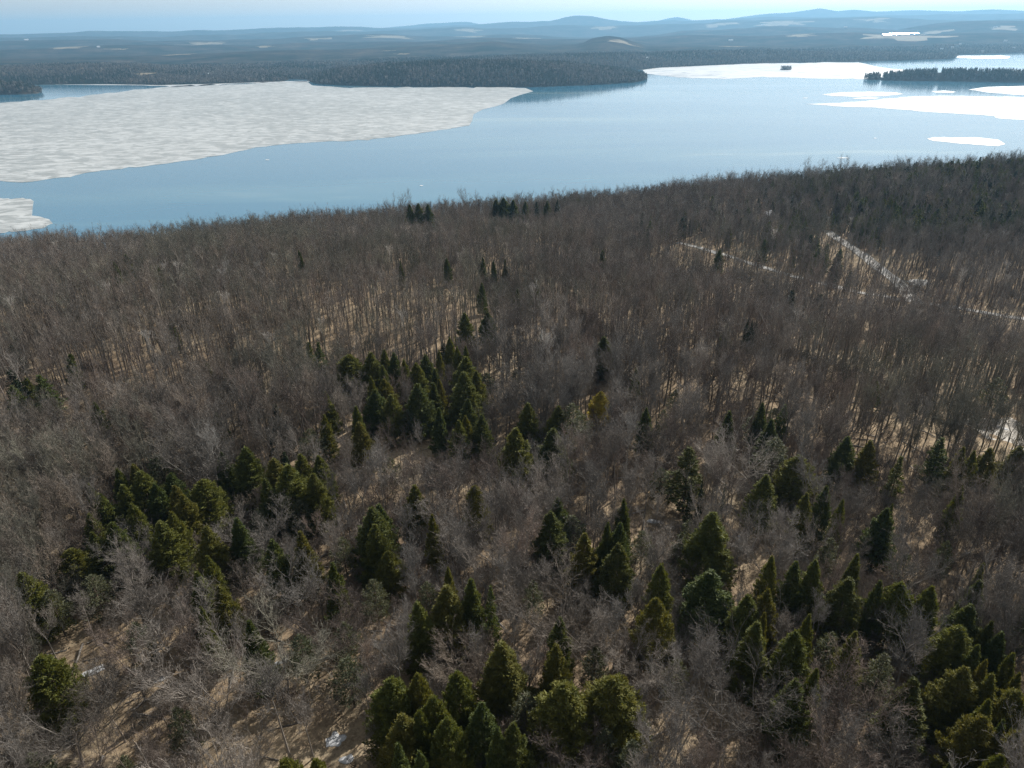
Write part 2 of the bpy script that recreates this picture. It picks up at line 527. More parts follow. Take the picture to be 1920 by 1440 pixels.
MZ = MZ + inl * (np.where(D2 < 20000, 46, 20) * rl * np.clip(D2 / 6000, 0.6, 2.0) + np.clip((D2 - 4500) / 2500, 0, 1) * 60 * np.clip(fbm(MXX / 1300, MYY / 1900, 77, 2) - 0.6, 0, 1))


def mz(x, y):
    return bilin(MZ, MAZ, MD, np.arctan2(x, y), np.hypot(x, y))


na, nd = MZ.shape
idx = np.arange(na * nd).reshape(na, nd)
quads = np.stack([idx[:-1, :-1], idx[:-1, 1:], idx[1:, 1:], idx[1:, :-1]], -1).reshape(-1, 4)[:, ::-1]
link('terrain', mk_mesh('terrain', np.stack([MXX, MYY, MZ], -1).reshape(-1, 3), [quads], [mFar], smooth=True), kind='structure')


def on_far(px, py):
    r = ray(px, py)
    t = np.geomspace(2600, 26000, 6000) / np.hypot(r[0], r[1])
    P = np.array([0, 0, CAMZ]) + r[None] * t[:, None]
    b = P[:, 2] < mz(P[:, 0], P[:, 1])
    return P[np.argmax(b)] if b.any() else None


# islands and points: front shore in view, crest behind it, back shore behind that
ISL = {}


def island(name, front, sky_, depth, tree):
    fx = np.linspace(front[0][0], front[-1][0], 90)
    fy = np.interp(fx, [p[0] for p in front], [p[1] for p in front])
    P0 = on_plane(fx, fy, 0)
    r0 = np.hypot(P0[:, 0], P0[:, 1])
    az = np.arctan2(P0[:, 0], P0[:, 1])
    e = np.minimum(1, np.minimum(fx - fx[0], fx[-1] - fx) / (0.09 * (fx[-1] - fx[0])))
    D = depth * np.sqrt(np.clip(1 - (1 - e) ** 2, 0.02, 1))
    a_, t_ = azel(sky_)
    zc = CAMZ + (r0 + D) * np.interp(az, a_, t_) - tree
    zc = np.maximum(zc, 1.5) * np.clip(e * 1.5, 0.1, 1)
    v = np.linspace(0, 1, 25)
    prof = np.sin(math.pi * v) ** 0.8
    Dm = r0[:, None] + 2 * D[:, None] * v[None]
    Zm = zc[:, None] * prof[None] + 0.8 * np.minimum(1, prof * 6)[None] - 1.2 * (prof[None] < 0.02)
    V = np.stack([Dm * np.sin(az)[:, None], Dm * np.cos(az)[:, None], Zm], -1)
    V[..., 2] += prof[None] * 5 * (fbm(V[..., 0] / 120, V[..., 1] / 120, 31, 3) - 0.5)
    idx = np.arange(90 * 25).reshape(90, 25)
    q = np.stack([idx[:-1, :-1], idx[:-1, 1:], idx[1:, 1:], idx[1:, :-1]], -1).reshape(-1, 4)[:, ::-1]
    link('terrain', mk_mesh('terrain', V.reshape(-1, 3), [q], [mFar], smooth=True), kind='structure')
    ISL[name] = V
    return V


island('peninsula', [(575, 150), (585, 155), (600, 158.5), (680, 161.5), (800, 163), (1000, 163.5), (1100, 160), (1190, 155.5), (1205, 152), (1213, 149)],
       [(570, 143), (585, 141), (620, 133), (660, 126), (700, 121), (780, 117), (850, 114), (950, 113.5), (1050, 117), (1100, 122), (1150, 129), (1195, 137), (1213, 142)], 330, 13)
island('point', [(-330, 186), (-100, 180), (0, 177.5), (40, 177), (68, 175.5), (79, 173)],
       [(-330, 158), (-60, 155), (0, 154), (40, 155), (70, 161), (79, 166)], 120, 12)
island('isle', [(1620, 148), (1632, 150), (1650, 149.5), (1656, 150.5), (1700, 151.5), (1760, 152), (1850, 153.5), (2000, 156), (2250, 160)],
       [(1620, 140), (1635, 135), (1650, 136), (1656, 138), (1700, 132), (1760, 129), (1850, 130), (2000, 131), (2250, 138)], 60, 15)
island('islet', [(1462.5, 130.6), (1467, 131.4), (1477, 131.4), (1483.5, 130.8)], [(1462, 126), (1473, 124), (1484, 126)], 16, 7)

# fields cut into the far woods
def field(cx, cy_, w, h, seed, label):
    rs = np.random.RandomState(seed)
    rings = [0.0001, 0.35, 0.7, 1.0]
    na_ = 22
    ph = np.linspace(0, 2 * math.pi, na_, endpoint=False)
    rad = 0.8 + 1.1 * (fbm(np.cos(ph) * 2.2 + seed, np.sin(ph) * 2.2, seed, 3) - 0.5) * 2
    sup = (np.abs(np.cos(ph)) ** 3 + np.abs(np.sin(ph)) ** 3) ** (-1 / 3)
    c = on_far(cx, cy_)
    if c is None:
        return
    e1, e2 = on_far(cx - w / 2, cy_), on_far(cx + w / 2, cy_)
    wid = np.hypot(c[0], c[1]) * w / F / 2
    r = np.hypot(c[0], c[1])
    dep = min(r * r / CAMZ * h / F / 2, 1.6 * wid + 40) * 0.42
    ax = np.array([c[1], -c[0]]) / r
    ay = np.array([c[0], c[1]]) / r
    V = []
    for q in rings:
        xy = c[:2] + np.outer(np.cos(ph) * rad * sup * q * wid, ax) + np.outer(np.sin(ph) * rad * sup * q * dep, ay)
        V.append(np.column_stack([xy, mz(xy[:, 0], xy[:, 1]) + 3.0]))
    V = np.concatenate(V)
    i = np.arange(na_)
    q = np.concatenate([np.stack([k * na_ + i, k * na_ + (i + 1) % na_, (k + 1) * na_ + (i + 1) % na_, (k + 1) * na_ + i], -1) for k in range(3)])[:, ::-1]
    V[:na_, 2] += 0.0
    link('field', mk_mesh('field', V, [q], [mField], smooth=True), kind='structure')


for k, f in enumerate([(1700, 70, 110, 9), (345, 102.5, 52, 3), (224, 93, 34, 2.5), (340, 85, 45, 2.5), (392, 81.5, 60, 2.5), (276, 139, 34, 5), (985, 72, 66, 5),
                       (753, 102, 22, 6), (1500, 67, 52, 5), (1333, 87, 16, 3), (720, 69, 110, 3), (1470, 43, 80, 4), (1165, 79, 60, 3), (1880, 53, 50, 4),
                       (593, 73, 45, 2.5), (870, 69, 60, 2.5), (1370, 88, 40, 2.5), (1760, 60, 40, 2), (1640, 38, 50, 2), (1130, 52, 60, 2), (1340, 47, 60, 2.5),
                       (500, 88, 40, 2), (120, 90, 50, 2), (1790, 90, 60, 2), (660, 57, 40, 2), (870, 57, 50, 2), (730, 96, 20, 2)]):
    field(*f, 40 + k, '')

# ------------------------------------------------------------------ tree builders (meshes only)
class Acc:
    def __init__(s):
        s.V, s.P, s.n = [], {}, 0

    def add(s, V, q):
        s.V.append(np.asarray(V, float).reshape(-1, 3))
        s.P.setdefault(q.shape[1], []).append(q + s.n)
        s.n += len(s.V[-1])

    def mesh(s, name, mats):
        return mk_mesh(name, np.concatenate(s.V), [np.concatenate(v) for v in s.P.values()], mats, smooth=True)


def unit(v):
    return v / np.maximum(np.linalg.norm(v, axis=-1, keepdims=True), 1e-9)


def tubes(acc, P, R, k, rs):
    """P (M,n,3), R (M,n): k-sided tubes; k == 2 gives flat strips"""
    M, n, _ = P.shape
    T = np.empty_like(P)
    T[:, 1:-1] = P[:, 2:] - P[:, :-2] if n > 2 else T[:, 1:-1]
    T[:, 0], T[:, -1] = P[:, 1] - P[:, 0], P[:, -1] - P[:, -2]
    T = unit(T)
    ref = unit(rs.normal(0, 1, (M, 1, 3)))
    U = unit(np.cross(T, ref))
    W = np.cross(T, U)
    a = np.arange(k) * 2 * math.pi / k
    V = P[:, :, None] + R[:, :, None, None] * (U[:, :, None] * np.cos(a)[None, None, :, None] + W[:, :, None] * np.sin(a)[None, None, :, None])
    base = (np.arange(M)[:, None, None] * n + np.arange(n - 1)[None, :, None]) * k
    j = np.arange(k if k > 2 else 1)[None, None]
    j2 = (j + 1) % k
    q = np.stack([base + j, base + j2, base + k + j2, base + k + j], -1).reshape(-1, 4)
    acc.add(V, q)


def grow(rs, S, D, L, n, up, wob):
    """curved shoots: starts S (M,3), dirs D, lengths L -> points (M,n,3)"""
    P = [S]
    d = unit(D)
    for i in range(n - 1):
        P.append(P[-1] + d * (L / (n - 1))[:, None])
        d = unit(d + np.array([0, 0, up]) + rs.normal(0, wob, d.shape))
    return np.stack(P, 1)


def along(P, u):
    n = P.shape[1]
    x = np.clip(u * (n - 1), 0, n - 1.001)
    i = x.astype(int)
    f = (x - i)[:, None]
    m = np.arange(len(P))
    return P[m, i] * (1 - f) + P[m, i + 1] * f, unit(P[m, i + 1] - P[m, i])


def bare_tree(seed, H, W, base, nl, nb, nt, ns, tw=0.011, lead=1, r0=None, spread=0.5, upr=0.0):
    rs = np.random.RandomState(seed)
    trunk, crown = Acc(), Acc()
    r0 = r0 or 0.010 * H + 0.03
    lean = rs.normal(0, 0.03, 2)
    nt_ = 9
    hf = base * H * (1.05 if lead > 1 else 1)
    top = hf if lead > 1 else 0.93 * H
    tz = np.linspace(0, top, nt_)
    T = np.stack([lean[0] * tz + 0.1 * np.cumsum(rs.normal(0, .3, nt_)), lean[1] * tz + 0.1 * np.cumsum(rs.normal(0, .3, nt_)), tz], -1)
    T[0, :2] = 0
    T[0, 2] = -0.8
    rr = r0 * (1 - 0.35 * tz / top) if lead > 1 else r0 * (1 - 0.9 * (tz / top) ** 0.9)
    rr[0] *= 1.25
    tubes(trunk, T[None], rr[None], 7, rs)
    if lead > 1:
        az = np.arange(lead) * 2 * math.pi / lead + rs.uniform(0, 6)
        D = np.stack([np.cos(az) * spread, np.sin(az) * spread, np.ones(lead)], -1) + rs.normal(0, .1, (lead, 3))
        LP = grow(rs, np.repeat(T[-1:], lead, 0), D, (H * 0.93 - hf) * rs.uniform(.85, 1.08, lead), 8, 0.06, 0.08)
        tubes(trunk, LP, np.linspace(r0 * 0.55, 0.025, 8)[None] * rs.uniform(.8, 1.1, (lead, 1)), 5, rs)
        li = rs.randint(0, lead, nl)
        u = rs.uniform(0.08, 1, nl)
        S, _ = along(LP[li], u)
        out = np.arctan2(*(S[:, :2] - T[-1, :2]).T[::-1])
        az = out + rs.normal(0, 1.2, nl)
        f = np.clip((S[:, 2] - base * H) / (H * (1 - base)), 0, 1)
    else:
        u = base + (0.93 - base) * np.sort(rs.uniform(0, 1, nl)) ** 0.85
        S, _ = along(np.repeat(T[None], nl, 0), u / 0.93 * (nt_ - 1) / nt_ + 0.0)
        az = np.arange(nl) * 2.4 + rs.normal(0, .5, nl)
        f = (u - base) / (0.93 - base)
    el = np.radians(28 + 26 * upr + (34 - 14 * upr) * f + rs.normal(0, 9, nl))
    D = np.stack([np.cos(az) * np.cos(el), np.sin(az) * np.cos(el), np.sin(el)], -1)
    env = W / 2 * np.sin(math.pi * np.clip(0.22 + 0.70 * f, 0, 0.97)) ** 0.7
    L = env / np.maximum(np.cos(el), 0.35) * rs.uniform(.65, 1.1, nl) * (0.75 if lead > 1 else 1)
    L = np.minimum(L, 0.5 * H)
    LB = grow(rs, S, D, L, 7, 0.10, 0.10)
    tubes(crown, LB, (np.linspace(1, 0.22, 7)[None] * (0.012 + 0.0085 * L)[:, None]), 4, rs)
    # branches
    m = nl * nb
    ii = np.repeat(np.arange(nl), nb)
    u = rs.uniform(0.22, 1, m)
    S, D = along(LB[ii], u)
    D = unit(D + rs.normal(0, .55, (m, 3)) + [0, 0, .22 + .5 * upr])
    BL = L[ii] * (0.55 - 0.28 * u) * rs.uniform(.6, 1.2, m) + 0.35
    BP = grow(rs, S, D, BL, 5, 0.08, 0.13)
    tubes(crown, BP, np.linspace(1, 0.4, 5)[None] * (0.008 + 0.006 * BL)[:, None], 3, rs)
    # twigs
    m2 = m * nt
    ii = np.repeat(np.arange(m), nt)
    u = rs.uniform(0.15, 1, m2)
    S, D = along(BP[ii], u)
    D = unit(D + rs.normal(0, .6, (m2, 3)) + [0, 0, .25 + .7 * upr])
    TL = rs.uniform(.35, 1.0, m2) * np.clip(BL[ii], 0.5, 1.6) * 0.75
    TP = grow(rs, S, D, TL, 3, 0.06, 0.18)
    tubes(crown, TP, np.linspace(1, 0.6, 3)[None] * np.full((m2, 1), tw), 2, rs)
    if ns:
        m3 = m2 * ns
        ii = np.repeat(np.arange(m2), ns)
        S, D = along(TP[ii], rs.uniform(0.2, 1, m3))
        D = unit(D + rs.normal(0, .6, (m3, 3)) + [0, 0, .15])
        SP = grow(rs, S, D, TL[ii] * rs.uniform(.3, .7, m3), 2, 0, 0)
        tubes(crown, SP, np.full((m3, 2), tw * 0.7), 2, rs)
    return trunk, crown


def conifer(seed, H, W, shape, nb, per, ls, droop=0.15, base=0.06, tip=0.12):
    rs = np.random.RandomState(seed)
    trunk, crown = Acc(), Acc()
    tz = np.linspace(-0.8, H * 0.97, 7)
    T = np.stack([np.cumsum(rs.normal(0, .04, 7)), np.cumsum(rs.normal(0, .04, 7)), tz], -1)
    T[0, :2] = 0
    tubes(trunk, T[None], np.linspace(0.012 * H + .03, 0.02, 7)[None], 6, rs)
    t = base + (1 - base) * np.linspace(0, 1, nb) ** 0.92 + rs.normal(0, .008, nb)
    t = np.clip(t, base, 1.0)
    q = (t - base) / (1 - base)
    if shape == 'cone':
        pr = (1 - q ** rs.uniform(1.15, 1.7)) ** rs.uniform(0.72, 0.86) * np.clip(0.8 + q * 2, 0, 1)
    elif shape == 'ovoid':
        pr = np.clip(1 - q ** 2.3, 0, 1) ** 0.72 * np.clip(0.86 + q, 0, 1)
    elif shape == 'column':
        pr = np.clip(np.minimum(0.8 + q, 1) * (1 - q ** 2.6), 0, 1)
    else:
        pr = (1 - q) ** 0.7 * (0.55 + 0.45 * (rs.uniform(0, 1, nb) > 0.4)) * np.clip(0.4 + q * 3, 0, 1)
    az = np.arange(nb) * 2.39996 + rs.normal(0, .35, nb)
    lump = 0.74 + 0.50 * vnoise(np.cos(az) * 2.6 + 7 + seed, t * 11 + np.sin(az) * 2.6, seed)
    R = np.maximum(W / 2 * pr * lump * rs.uniform(.86, 1.12, nb), 0.10)
    r = R[:, None]
    ca, sa = np.cos(az)[:, None], np.sin(az)[:, None]
    k = per
    s = rs.uniform(0.12, 1, (nb, k)) ** 0.6
    lat = rs.normal(0, 1, (nb, k)) * (0.10 + 0.26 * r * (1.05 - s))
    dz = droop * r * (tip / max(droop, .01) * s ** 3 - s ** 1.5) + rs.normal(0, 0.13, (nb, k))
    rad = s * r
    x, y = rad * ca - lat * sa, rad * sa + lat * ca
    z = t[:, None] * H + dz
    B = np.stack([x, y, z], -1).reshape(-1, 3)
    # keep keeps fewer leaves on short branches
    keep = rs.uniform(0, 1, (nb, k)) < np.clip(0.25 + r / (W / 2) * 1.0, 0, 1)
    B = B[keep.ravel()]
    oaz = (np.arctan2(y, x) + rs.normal(0, .6, (nb, k))).ravel()[keep.ravel()]
    oel = rs.normal(0.48, .45, len(B))
    D = np.stack([np.cos(oaz) * np.cos(oel), np.sin(oaz) * np.cos(oel), np.sin(oel)], -1)
    Sd = unit(np.cross(D, unit(rs.normal(0, 1, D.shape) * [1, 1, .5] + [0, 0, 1.2])))
    ln = (ls * rs.uniform(.6, 1.5, len(B)) * np.where(rs.uniform(0, 1, len(B)) < .08, 1.7, 1.0))[:, None]
    wd = ln * rs.uniform(.11, .22, len(B))[:, None]
    V = np.stack([B - D * ln * .4, B + Sd * wd, B + D * ln * .6, B - Sd * wd], 1)
    crown.add(V, np.arange(len(B) * 4).reshape(-1, 4))
    # woody branches that show through the gaps
    sel = np.arange(0, nb, 3)
    E = np.stack([R[sel] * np.cos(az[sel]) * .85, R[sel] * np.sin(az[sel]) * .85, t[sel] * H - droop * R[sel] * .8], -1)
    S = np.stack([0 * t[sel], 0 * t[sel], t[sel] * H], -1)
    tubes(trunk, np.stack([S, (S + E) / 2 + [0, 0, .05], E], 1), np.tile([[.03, .02, .01]], (len(sel), 1)), 3, rs)
    return trunk, crown


def far_tree(seed, H, W, kind):
    rs = np.random.RandomState(seed)
    a = Acc()
    if kind == 'con':
        n = 70
        t = rs.uniform(0.08, 1, n) ** 0.8
        r = W / 2 * (1 - t) ** 0.8 * rs.uniform(.3, 1, n) + .1
    else:
        n = 60
        t = rs.uniform(0.3, 1, n)
        r = W / 2 * np.sqrt(np.clip(1 - ((t - .62) / .4) ** 2, 0.05, 1)) * rs.uniform(.3, 1, n)
    az = rs.uniform(0, 6.28, n)
    C = np.stack([r * np.cos(az), r * np.sin(az), t * H], -1)
    U = unit(rs.normal(0, 1, (n, 3)))
    W_ = unit(np.cross(U, rs.normal(0, 1, (n, 3))))
    s = (0.16 if kind == 'con' else 0.14) * W * rs.uniform(.6, 1.5, n)[:, None]
    V = np.stack([C - U * s, C - W_ * s * .7, C + U * s, C + W_ * s * .7], 1)
    a.add(V, np.arange(n * 4).reshape(-1, 4))
    tubes(a, np.array([[[0, 0, -2], [0, 0, H * .5], [0, 0, H * .85]]], float), np.array([[.3, .22, .08]]), 3, rs)
    return a


# ------------------------------------------------------------------ scatter: one stuff object, its vertices carry the trees
def scatter(name, P, rot, scl, pick, protos, label):
    me = bpy.data.meshes.new(name)
    me.from_pydata([tuple(p) for p in P], [], [])
    for nm, ty, val, key in (('rot', 'FLOAT_VECTOR', rot, 'vector'), ('scl', 'FLOAT_VECTOR', scl, 'vector'), ('pick', 'INT', pick, 'value')):
        at = me.attributes.new(nm, ty, 'POINT')
        at.data.foreach_set(key, np.asarray(val, np.int32 if ty == 'INT' else np.float32).ravel())
    o = link(name, me, kind='stuff', label=label)
    coll = bpy.data.collections.new(name + '_kinds')
    for i, pr in enumerate(protos):
        pr_o = bpy.data.objects.new('%s_kind_%03d' % (name, i), pr[0])
        coll.objects.link(pr_o)
        for s_, m_ in enumerate(pr[1]):
            pr_o.material_slots[s_].link = 'OBJECT'
            pr_o.material_slots[s_].material = m_
    g = bpy.data.node_groups.new(name, 'GeometryNodeTree')
    g.interface.new_socket('Geometry', in_out='INPUT', socket_type='NodeSocketGeometry')
    g.interface.new_socket('Geometry', in_out='OUTPUT', socket_type='NodeSocketGeometry')
    N = g.nodes
    gi, go = N.new('NodeGroupInput'), N.new('NodeGroupOutput')
    ci = N.new('GeometryNodeCollectionInfo')
    ci.inputs['Collection'].default_value = coll
    ci.inputs['Separate Children'].default_value = True
    ci.inputs['Reset Children'].default_value = True
    ip = N.new('GeometryNodeInstanceOnPoints')
    ip.inputs['Pick Instance'].default_value = True
    m2p = N.new('GeometryNodeMeshToPoints')

    def attr(nm, dt):
        a = N.new('GeometryNodeInputNamedAttribute')
        a.data_type = dt
        a.inputs['Name'].default_value = nm
        return [s for s in a.outputs if s.enabled and s.name == 'Attribute'][0]
    L = g.links
    L.new(gi.outputs[0], m2p.inputs['Mesh'])
    L.new(m2p.outputs[0], ip.inputs['Points'])
    L.new(ci.outputs[0], ip.inputs['Instance'])
    L.new(attr('pick', 'INT'), ip.inputs['Instance Index'])
    L.new(attr('rot', 'FLOAT_VECTOR'), ip.inputs['Rotation'])
    L.new(attr('scl', 'FLOAT_VECTOR'), ip.inputs['Scale'])
    L.new(ip.outputs[0], go.inputs[0])
    md = o.modifiers.new('trees', 'NODES')
    md.node_group = g
    return o


# ------------------------------------------------------------------ tree kinds
def joined(trunk, crown, name):
    a = Acc()
    for src in (trunk, crown):
        off = a.n
        a.V += src.V
        for k, v in src.P.items():
            a.P.setdefault(k, []).extend([q + off for q in v])
        a.n += src.n
    return a.mesh(name, [None])


BARE_SPEC = [  # form, H, W, base, limbs, branches, twigs, subtwigs, leaders
    ('slender', 15.5, 4.6, 0.54, 20, 7, 8, 2, 1), ('slender', 14.5, 4.4, 0.50, 20, 7, 8, 2, 1), ('slender', 16.5, 5.0, 0.56, 18, 7, 8, 2, 2),
    ('upright', 14.5, 6.2, 0.36, 26, 7, 8, 2, 3), ('upright', 13.0, 6.0, 0.32, 26, 7, 8, 2, 2),
    ('wide', 12.5, 10.5, 0.24, 40, 8, 8, 2, 4), ('wide', 13.5, 9.5, 0.28, 38, 8, 8, 2, 3),
]
BARE = []
for k, (form, H, W, b, nl, nb, nt_, ns, ld) in enumerate(BARE_SPEC):
    t_, c_ = bare_tree(100 + k, H, W, b, nl, nb, nt_, ns, 0.0118, ld, spread=0.75 if form == 'wide' else 0.4, upr=0.0 if form == 'wide' else 0.6, r0=0.17 if form == 'slender' else None)
    BARE.append(dict(form=form, H=H, W=W, trunk=t_.mesh('bare_trunk', [None]), crown=c_.mesh('bare_crown', [None]), whole=joined(t_, c_, 'bare_whole')))
LOW = []
for k, (form, H, W, b, nl, nb, nt_, ns, ld) in enumerate(BARE_SPEC[:5]):
    for v in range(2):
        t_, c_ = bare_tree(200 + k * 2 + v, H * (1 + .08 * v), W * (.78 + .12 * v), max(b, 0.44) + .06, 15, 4, 4, 1, 0.0125, ld, r0=0.19, spread=0.35, upr=0.6)
        LOW.append(joined(t_, c_, 'bare_low'))
SAP = []
for k in range(4):
    t_, c_ = bare_tree(300 + k, 5.5 - 0.7 * k, 2.9, 0.2, 14, 5, 6, 1, 0.013, 1 + k % 2, r0=0.045)
    SAP.append(joined(t_, c_, 'sapling'))
CON_SPEC = {'cone': [(13, 6.0, 'cone'), (13, 5.2, 'cone'), (13.5, 6.4, 'cone'), (12, 6.2, 'cone'), (13, 5.8, 'cone'), (12.5, 6.4, 'cone')], 'round': [(11.5, 7.0, 'ovoid'), (11, 6.4, 'ovoid'), (11, 6.8, 'ovoid')],
            'column': [(13, 4.6, 'column'), (12.5, 5.4, 'column')], 'spruce': [(14, 5.6, 'spruce'), (14, 6.0, 'spruce')], 'thin': [(12, 5.5, 'cone'), (11.5, 6, 'ovoid')]}
CON = {}
joined_con = []
for key, lst in CON_SPEC.items():
    CON[key] = []
    for v, (H, W, sh) in enumerate(lst):
        if key == 'spruce':
            t_, c_ = conifer(400 + v + len(CON) * 9, H, W, sh, 90, 70, 0.42, 0.30, 0.12, 0.1)
        elif key == 'thin':
            t_, c_ = conifer(400 + v + len(CON) * 9, H, W, sh, 110, 34, 0.34, 0.1, 0.18, 0.25)
        else:
            t_, c_ = conifer(400 + v + len(CON) * 9, H, W, sh, 200, 175, 0.27, 0.12, 0.05, 0.30)
        if key in ('cone', 'spruce'):
            tr2, cr2 = conifer(600 + len(joined_con), H, W, sh, 80, 40, 0.65, 0.15, 0.05, 0.2)
            a_ = Acc()
            for src in (cr2, tr2):
                off = a_.n
                a_.V += src.V
                for kk, vv in src.P.items():
                    a_.P.setdefault(kk, []).extend([q + off for q in vv])
                a_.n += src.n
            mj = a_.mesh('evergreen_whole', [None, None])
            nq = len(mj.polygons)
            nc = sum(len(q) for v_ in cr2.P.values() for q in v_)
            mj.polygons.foreach_set('material_index', np.where(np.arange(nq) < nc, 1, 0).astype(np.int32))
            joined_con.append(mj)
        CON[key].append(dict(H=H, W=W, trunk=t_.mesh('evergreen_trunk', [CBARK]), crown=c_.mesh('evergreen_crown', [None])))


def set_mat(o, m):
    o.material_slots[0].link = 'OBJECT'
    o.material_slots[0].material = m


def plant(name, P, rotz, sx, sz, pr, trunk_m, crown_m, label, cat, group):
    root = link(name, None, label=label, category=cat, group=group)
    root.empty_display_size = 1
    root.location = P
    root.rotation_euler = (0, 0, rotz)
    root.scale = (sx, sx, sz)
    t = link('trunk', pr['trunk'], root)
    set_mat(t, trunk_m)
    c = link('crown', pr['crown'], root)
    set_mat(c, crown_m)
    return root


ORD = ['', 'second', 'third', 'fourth', 'fifth', 'sixth', 'seventh', 'eighth', 'ninth', 'tenth', 'eleventh', 'twelfth', 'thirteenth', 'fourteenth',
       'fifteenth', 'sixteenth', 'seventeenth', 'eighteenth', 'nineteenth', 'twentieth']


def ordinal(i, n):
    if n == 1:
        return 'only one'
    if i == 0:
        return 'leftmost'
    if i == n - 1:
        return 'rightmost'
    return ORD[i] + ' from left' if i < len(ORD) else ORD[n - 1 - i] + ' from right'


# ------------------------------------------------------------------ evergreens where the photograph shows them: apex x, y, width (1920 px), kind
EV = '''
213 491 12 d;578 642 20 b;596 642 22 b;22 725 34 b;73 705 40 b;177 757 24 d;405 777 26 d;610 737 28 c;608 780 22 c;580 807 36 t;460 843 50 c;415 850 30 c
533 850 24 s;563 853 36 c;597 857 36 c;513 863 46 c;540 877 56 c;587 890 42 c;497 900 32 c;220 883 26 c;250 873 32 c;293 853 42 t;263 887 52 c;320 890 46 d
290 910 42 c;327 912 42 c;380 903 62 r;343 930 50 c;230 913 52 c;167 909 26 c;187 930 46 c;247 947 42 c;210 983 52 c;300 980 62 c;322 962 42 c;167 967 42 c
173 1000 42 c;387 990 54 c;390 1047 38 c;370 1077 52 c;410 1100 52 c;377 1140 30 c;40 1077 62 c;133 1033 52 y;443 973 50 d;563 1000 46 c;623 1057 36 c;467 1167 50 d
77 1237 72 r;533 1427 62 r;592 1427 50 r;510 1015 46 d;750 490 9 d;837 485 14 d;905 483 11 d;925 489 9 d;947 487 10 d;903 532 14 d;970 543 13 d;871 588 27 c
914 587 23 k;843 635 19 c;823 657 15 c;857 653 17 c;873 650 17 c;653 667 40 r;695 663 33 c;720 657 21 c;738 663 23 c;757 677 20 c;717 687 24 c;780 683 32 c
798 667 28 c;815 693 24 c;695 707 20 c;703 733 38 d;720 713 34 c;733 742 36 c;783 723 42 d;813 720 26 c;823 713 22 c;873 673 42 c;870 702 46 c;893 697 28 c
880 727 26 c;667 763 26 c;913 700 26 t;967 693 16 t;823 767 26 c;877 750 30 c;873 782 24 c;860 790 30 c;903 780 30 c;763 770 24 t;673 793 36 c;990 757 38 c
1047 763 36 c;1037 807 48 d;967 810 58 c;1073 760 46 t;1090 777 26 t;1127 737 28 Y;1133 633 29 k;1193 693 22 b;1212 767 22 k;777 913 42 c;890 913 40 r;1047 937 46 c
1170 937 32 c;710 947 46 d;1403 600 12 s;1411 602 12 s;1419 602 11 s;1368 773 28 c;1430 757 22 d;1453 767 26 t;1472 760 26 b;1413 780 30 t;1447 788 34 c;1457 823 46 t
1293 843 58 b;1500 857 52 r;1590 820 36 c;1633 827 36 c;1690 857 30 b;1767 823 38 b;1807 840 28 c;1827 847 24 c;1857 843 34 c;1913 840 44 c;1437 893 42 c
1297 907 17 s;1317 903 13 s;1360 910 10 s;1513 927 38 c;1550 913 34 c;1580 940 26 c;1803 917 28 c;1673 947 20 c;1667 660 15 t;1873 710 32 t;697 957 72 d;703 987 52 c
810 967 30 c;727 1037 42 y;1033 963 58 c;1075 970 52 t;1140 983 30 d;1163 983 42 d;1097 1003 47 c;1133 1023 40 y;1160 1023 58 c;1207 997 38 t;1240 1063 46 c;1230 1127 57 r
840 1067 32 c;883 1090 52 c;920 1103 32 b;837 1103 78 c;783 1133 58 c;1050 1160 44 c;1043 1210 56 c;940 1207 88 c;857 1263 58 r;783 1267 48 r;733 1280 78 r
987 1303 58 t;1057 1290 95 r;1153 1280 98 r;903 1320 72 c;813 1313 58 r;753 1343 84 c;787 1340 42 r;840 1353 62 r;933 1370 48 c;963 1360 66 c;747 1400 52 c
787 1413 47 c;840 1417 72 y;1137 1373 47 t;650 1237 52 t;1187 1390 52 t;1117 1217 44 t;1337 967 78 c;1293 977 32 t;1447 1047 37 c;1493 1057 42 c;1530 1053 47 c
1607 1043 38 c;1593 1087 62 c;1650 1093 34 c;1690 1097 57 r;1747 1103 52 c;1843 1060 28 c;1837 1093 52 d;1777 1017 28 t;1663 957 50 c;1333 1077 84 c;1403 1120 62 c
1440 1110 47 c;1433 1153 28 c;1420 1170 65 c;1493 1190 65 c;1517 1157 36 c;1530 1260 38 c;1493 1277 60 k;1603 1190 47 c;1820 1137 62 c;1800 1177 72 r;1860 1167 42 c
1877 1190 57 c;1833 1213 42 c;1900 1227 38 c;1847 1243 36 c;1810 1257 78 c;1715 1277 78 c;1860 1267 57 c;1910 1267 34 c;1853 1317 47 c;1907 1303 72 r;1843 1347 72 r
1910 1377 72 r;1690 1303 40 t;1877 1420 50 r;1780 1437 44 c;768 384 16 d;784 382 18 d;802 384 17 d;930 375 22 d;944 372 25 d;962 376 22 d;985 379 15 d;1006 378 13 s;1026 377 14 d
1045 375 12 s;
1350 470 14 d;1130 470 14 d;560 470 10 d;1267 732 20 t;1880 1355 40 c
800 1095 36 t;560 940 40 t;480 960 34 t;170 1080 50 t;90 1110 46 t;250 1170 44 t;330 1330 44 t;560 1195 50 t;645 1170 48 t;1245 770 20 t;1560 1010 36 t;1240 880 30 t
1280 1000 34 t;1700 1040 36 t;1370 1130 30 t;1560 1190 40 t;1660 1230 44 t;1270 1240 40 t;60 1420 60 t;230 1420 40 t;700 1090 40 t;1000 1090 34 t;730 860 30 t;640 1010 36 t
'''
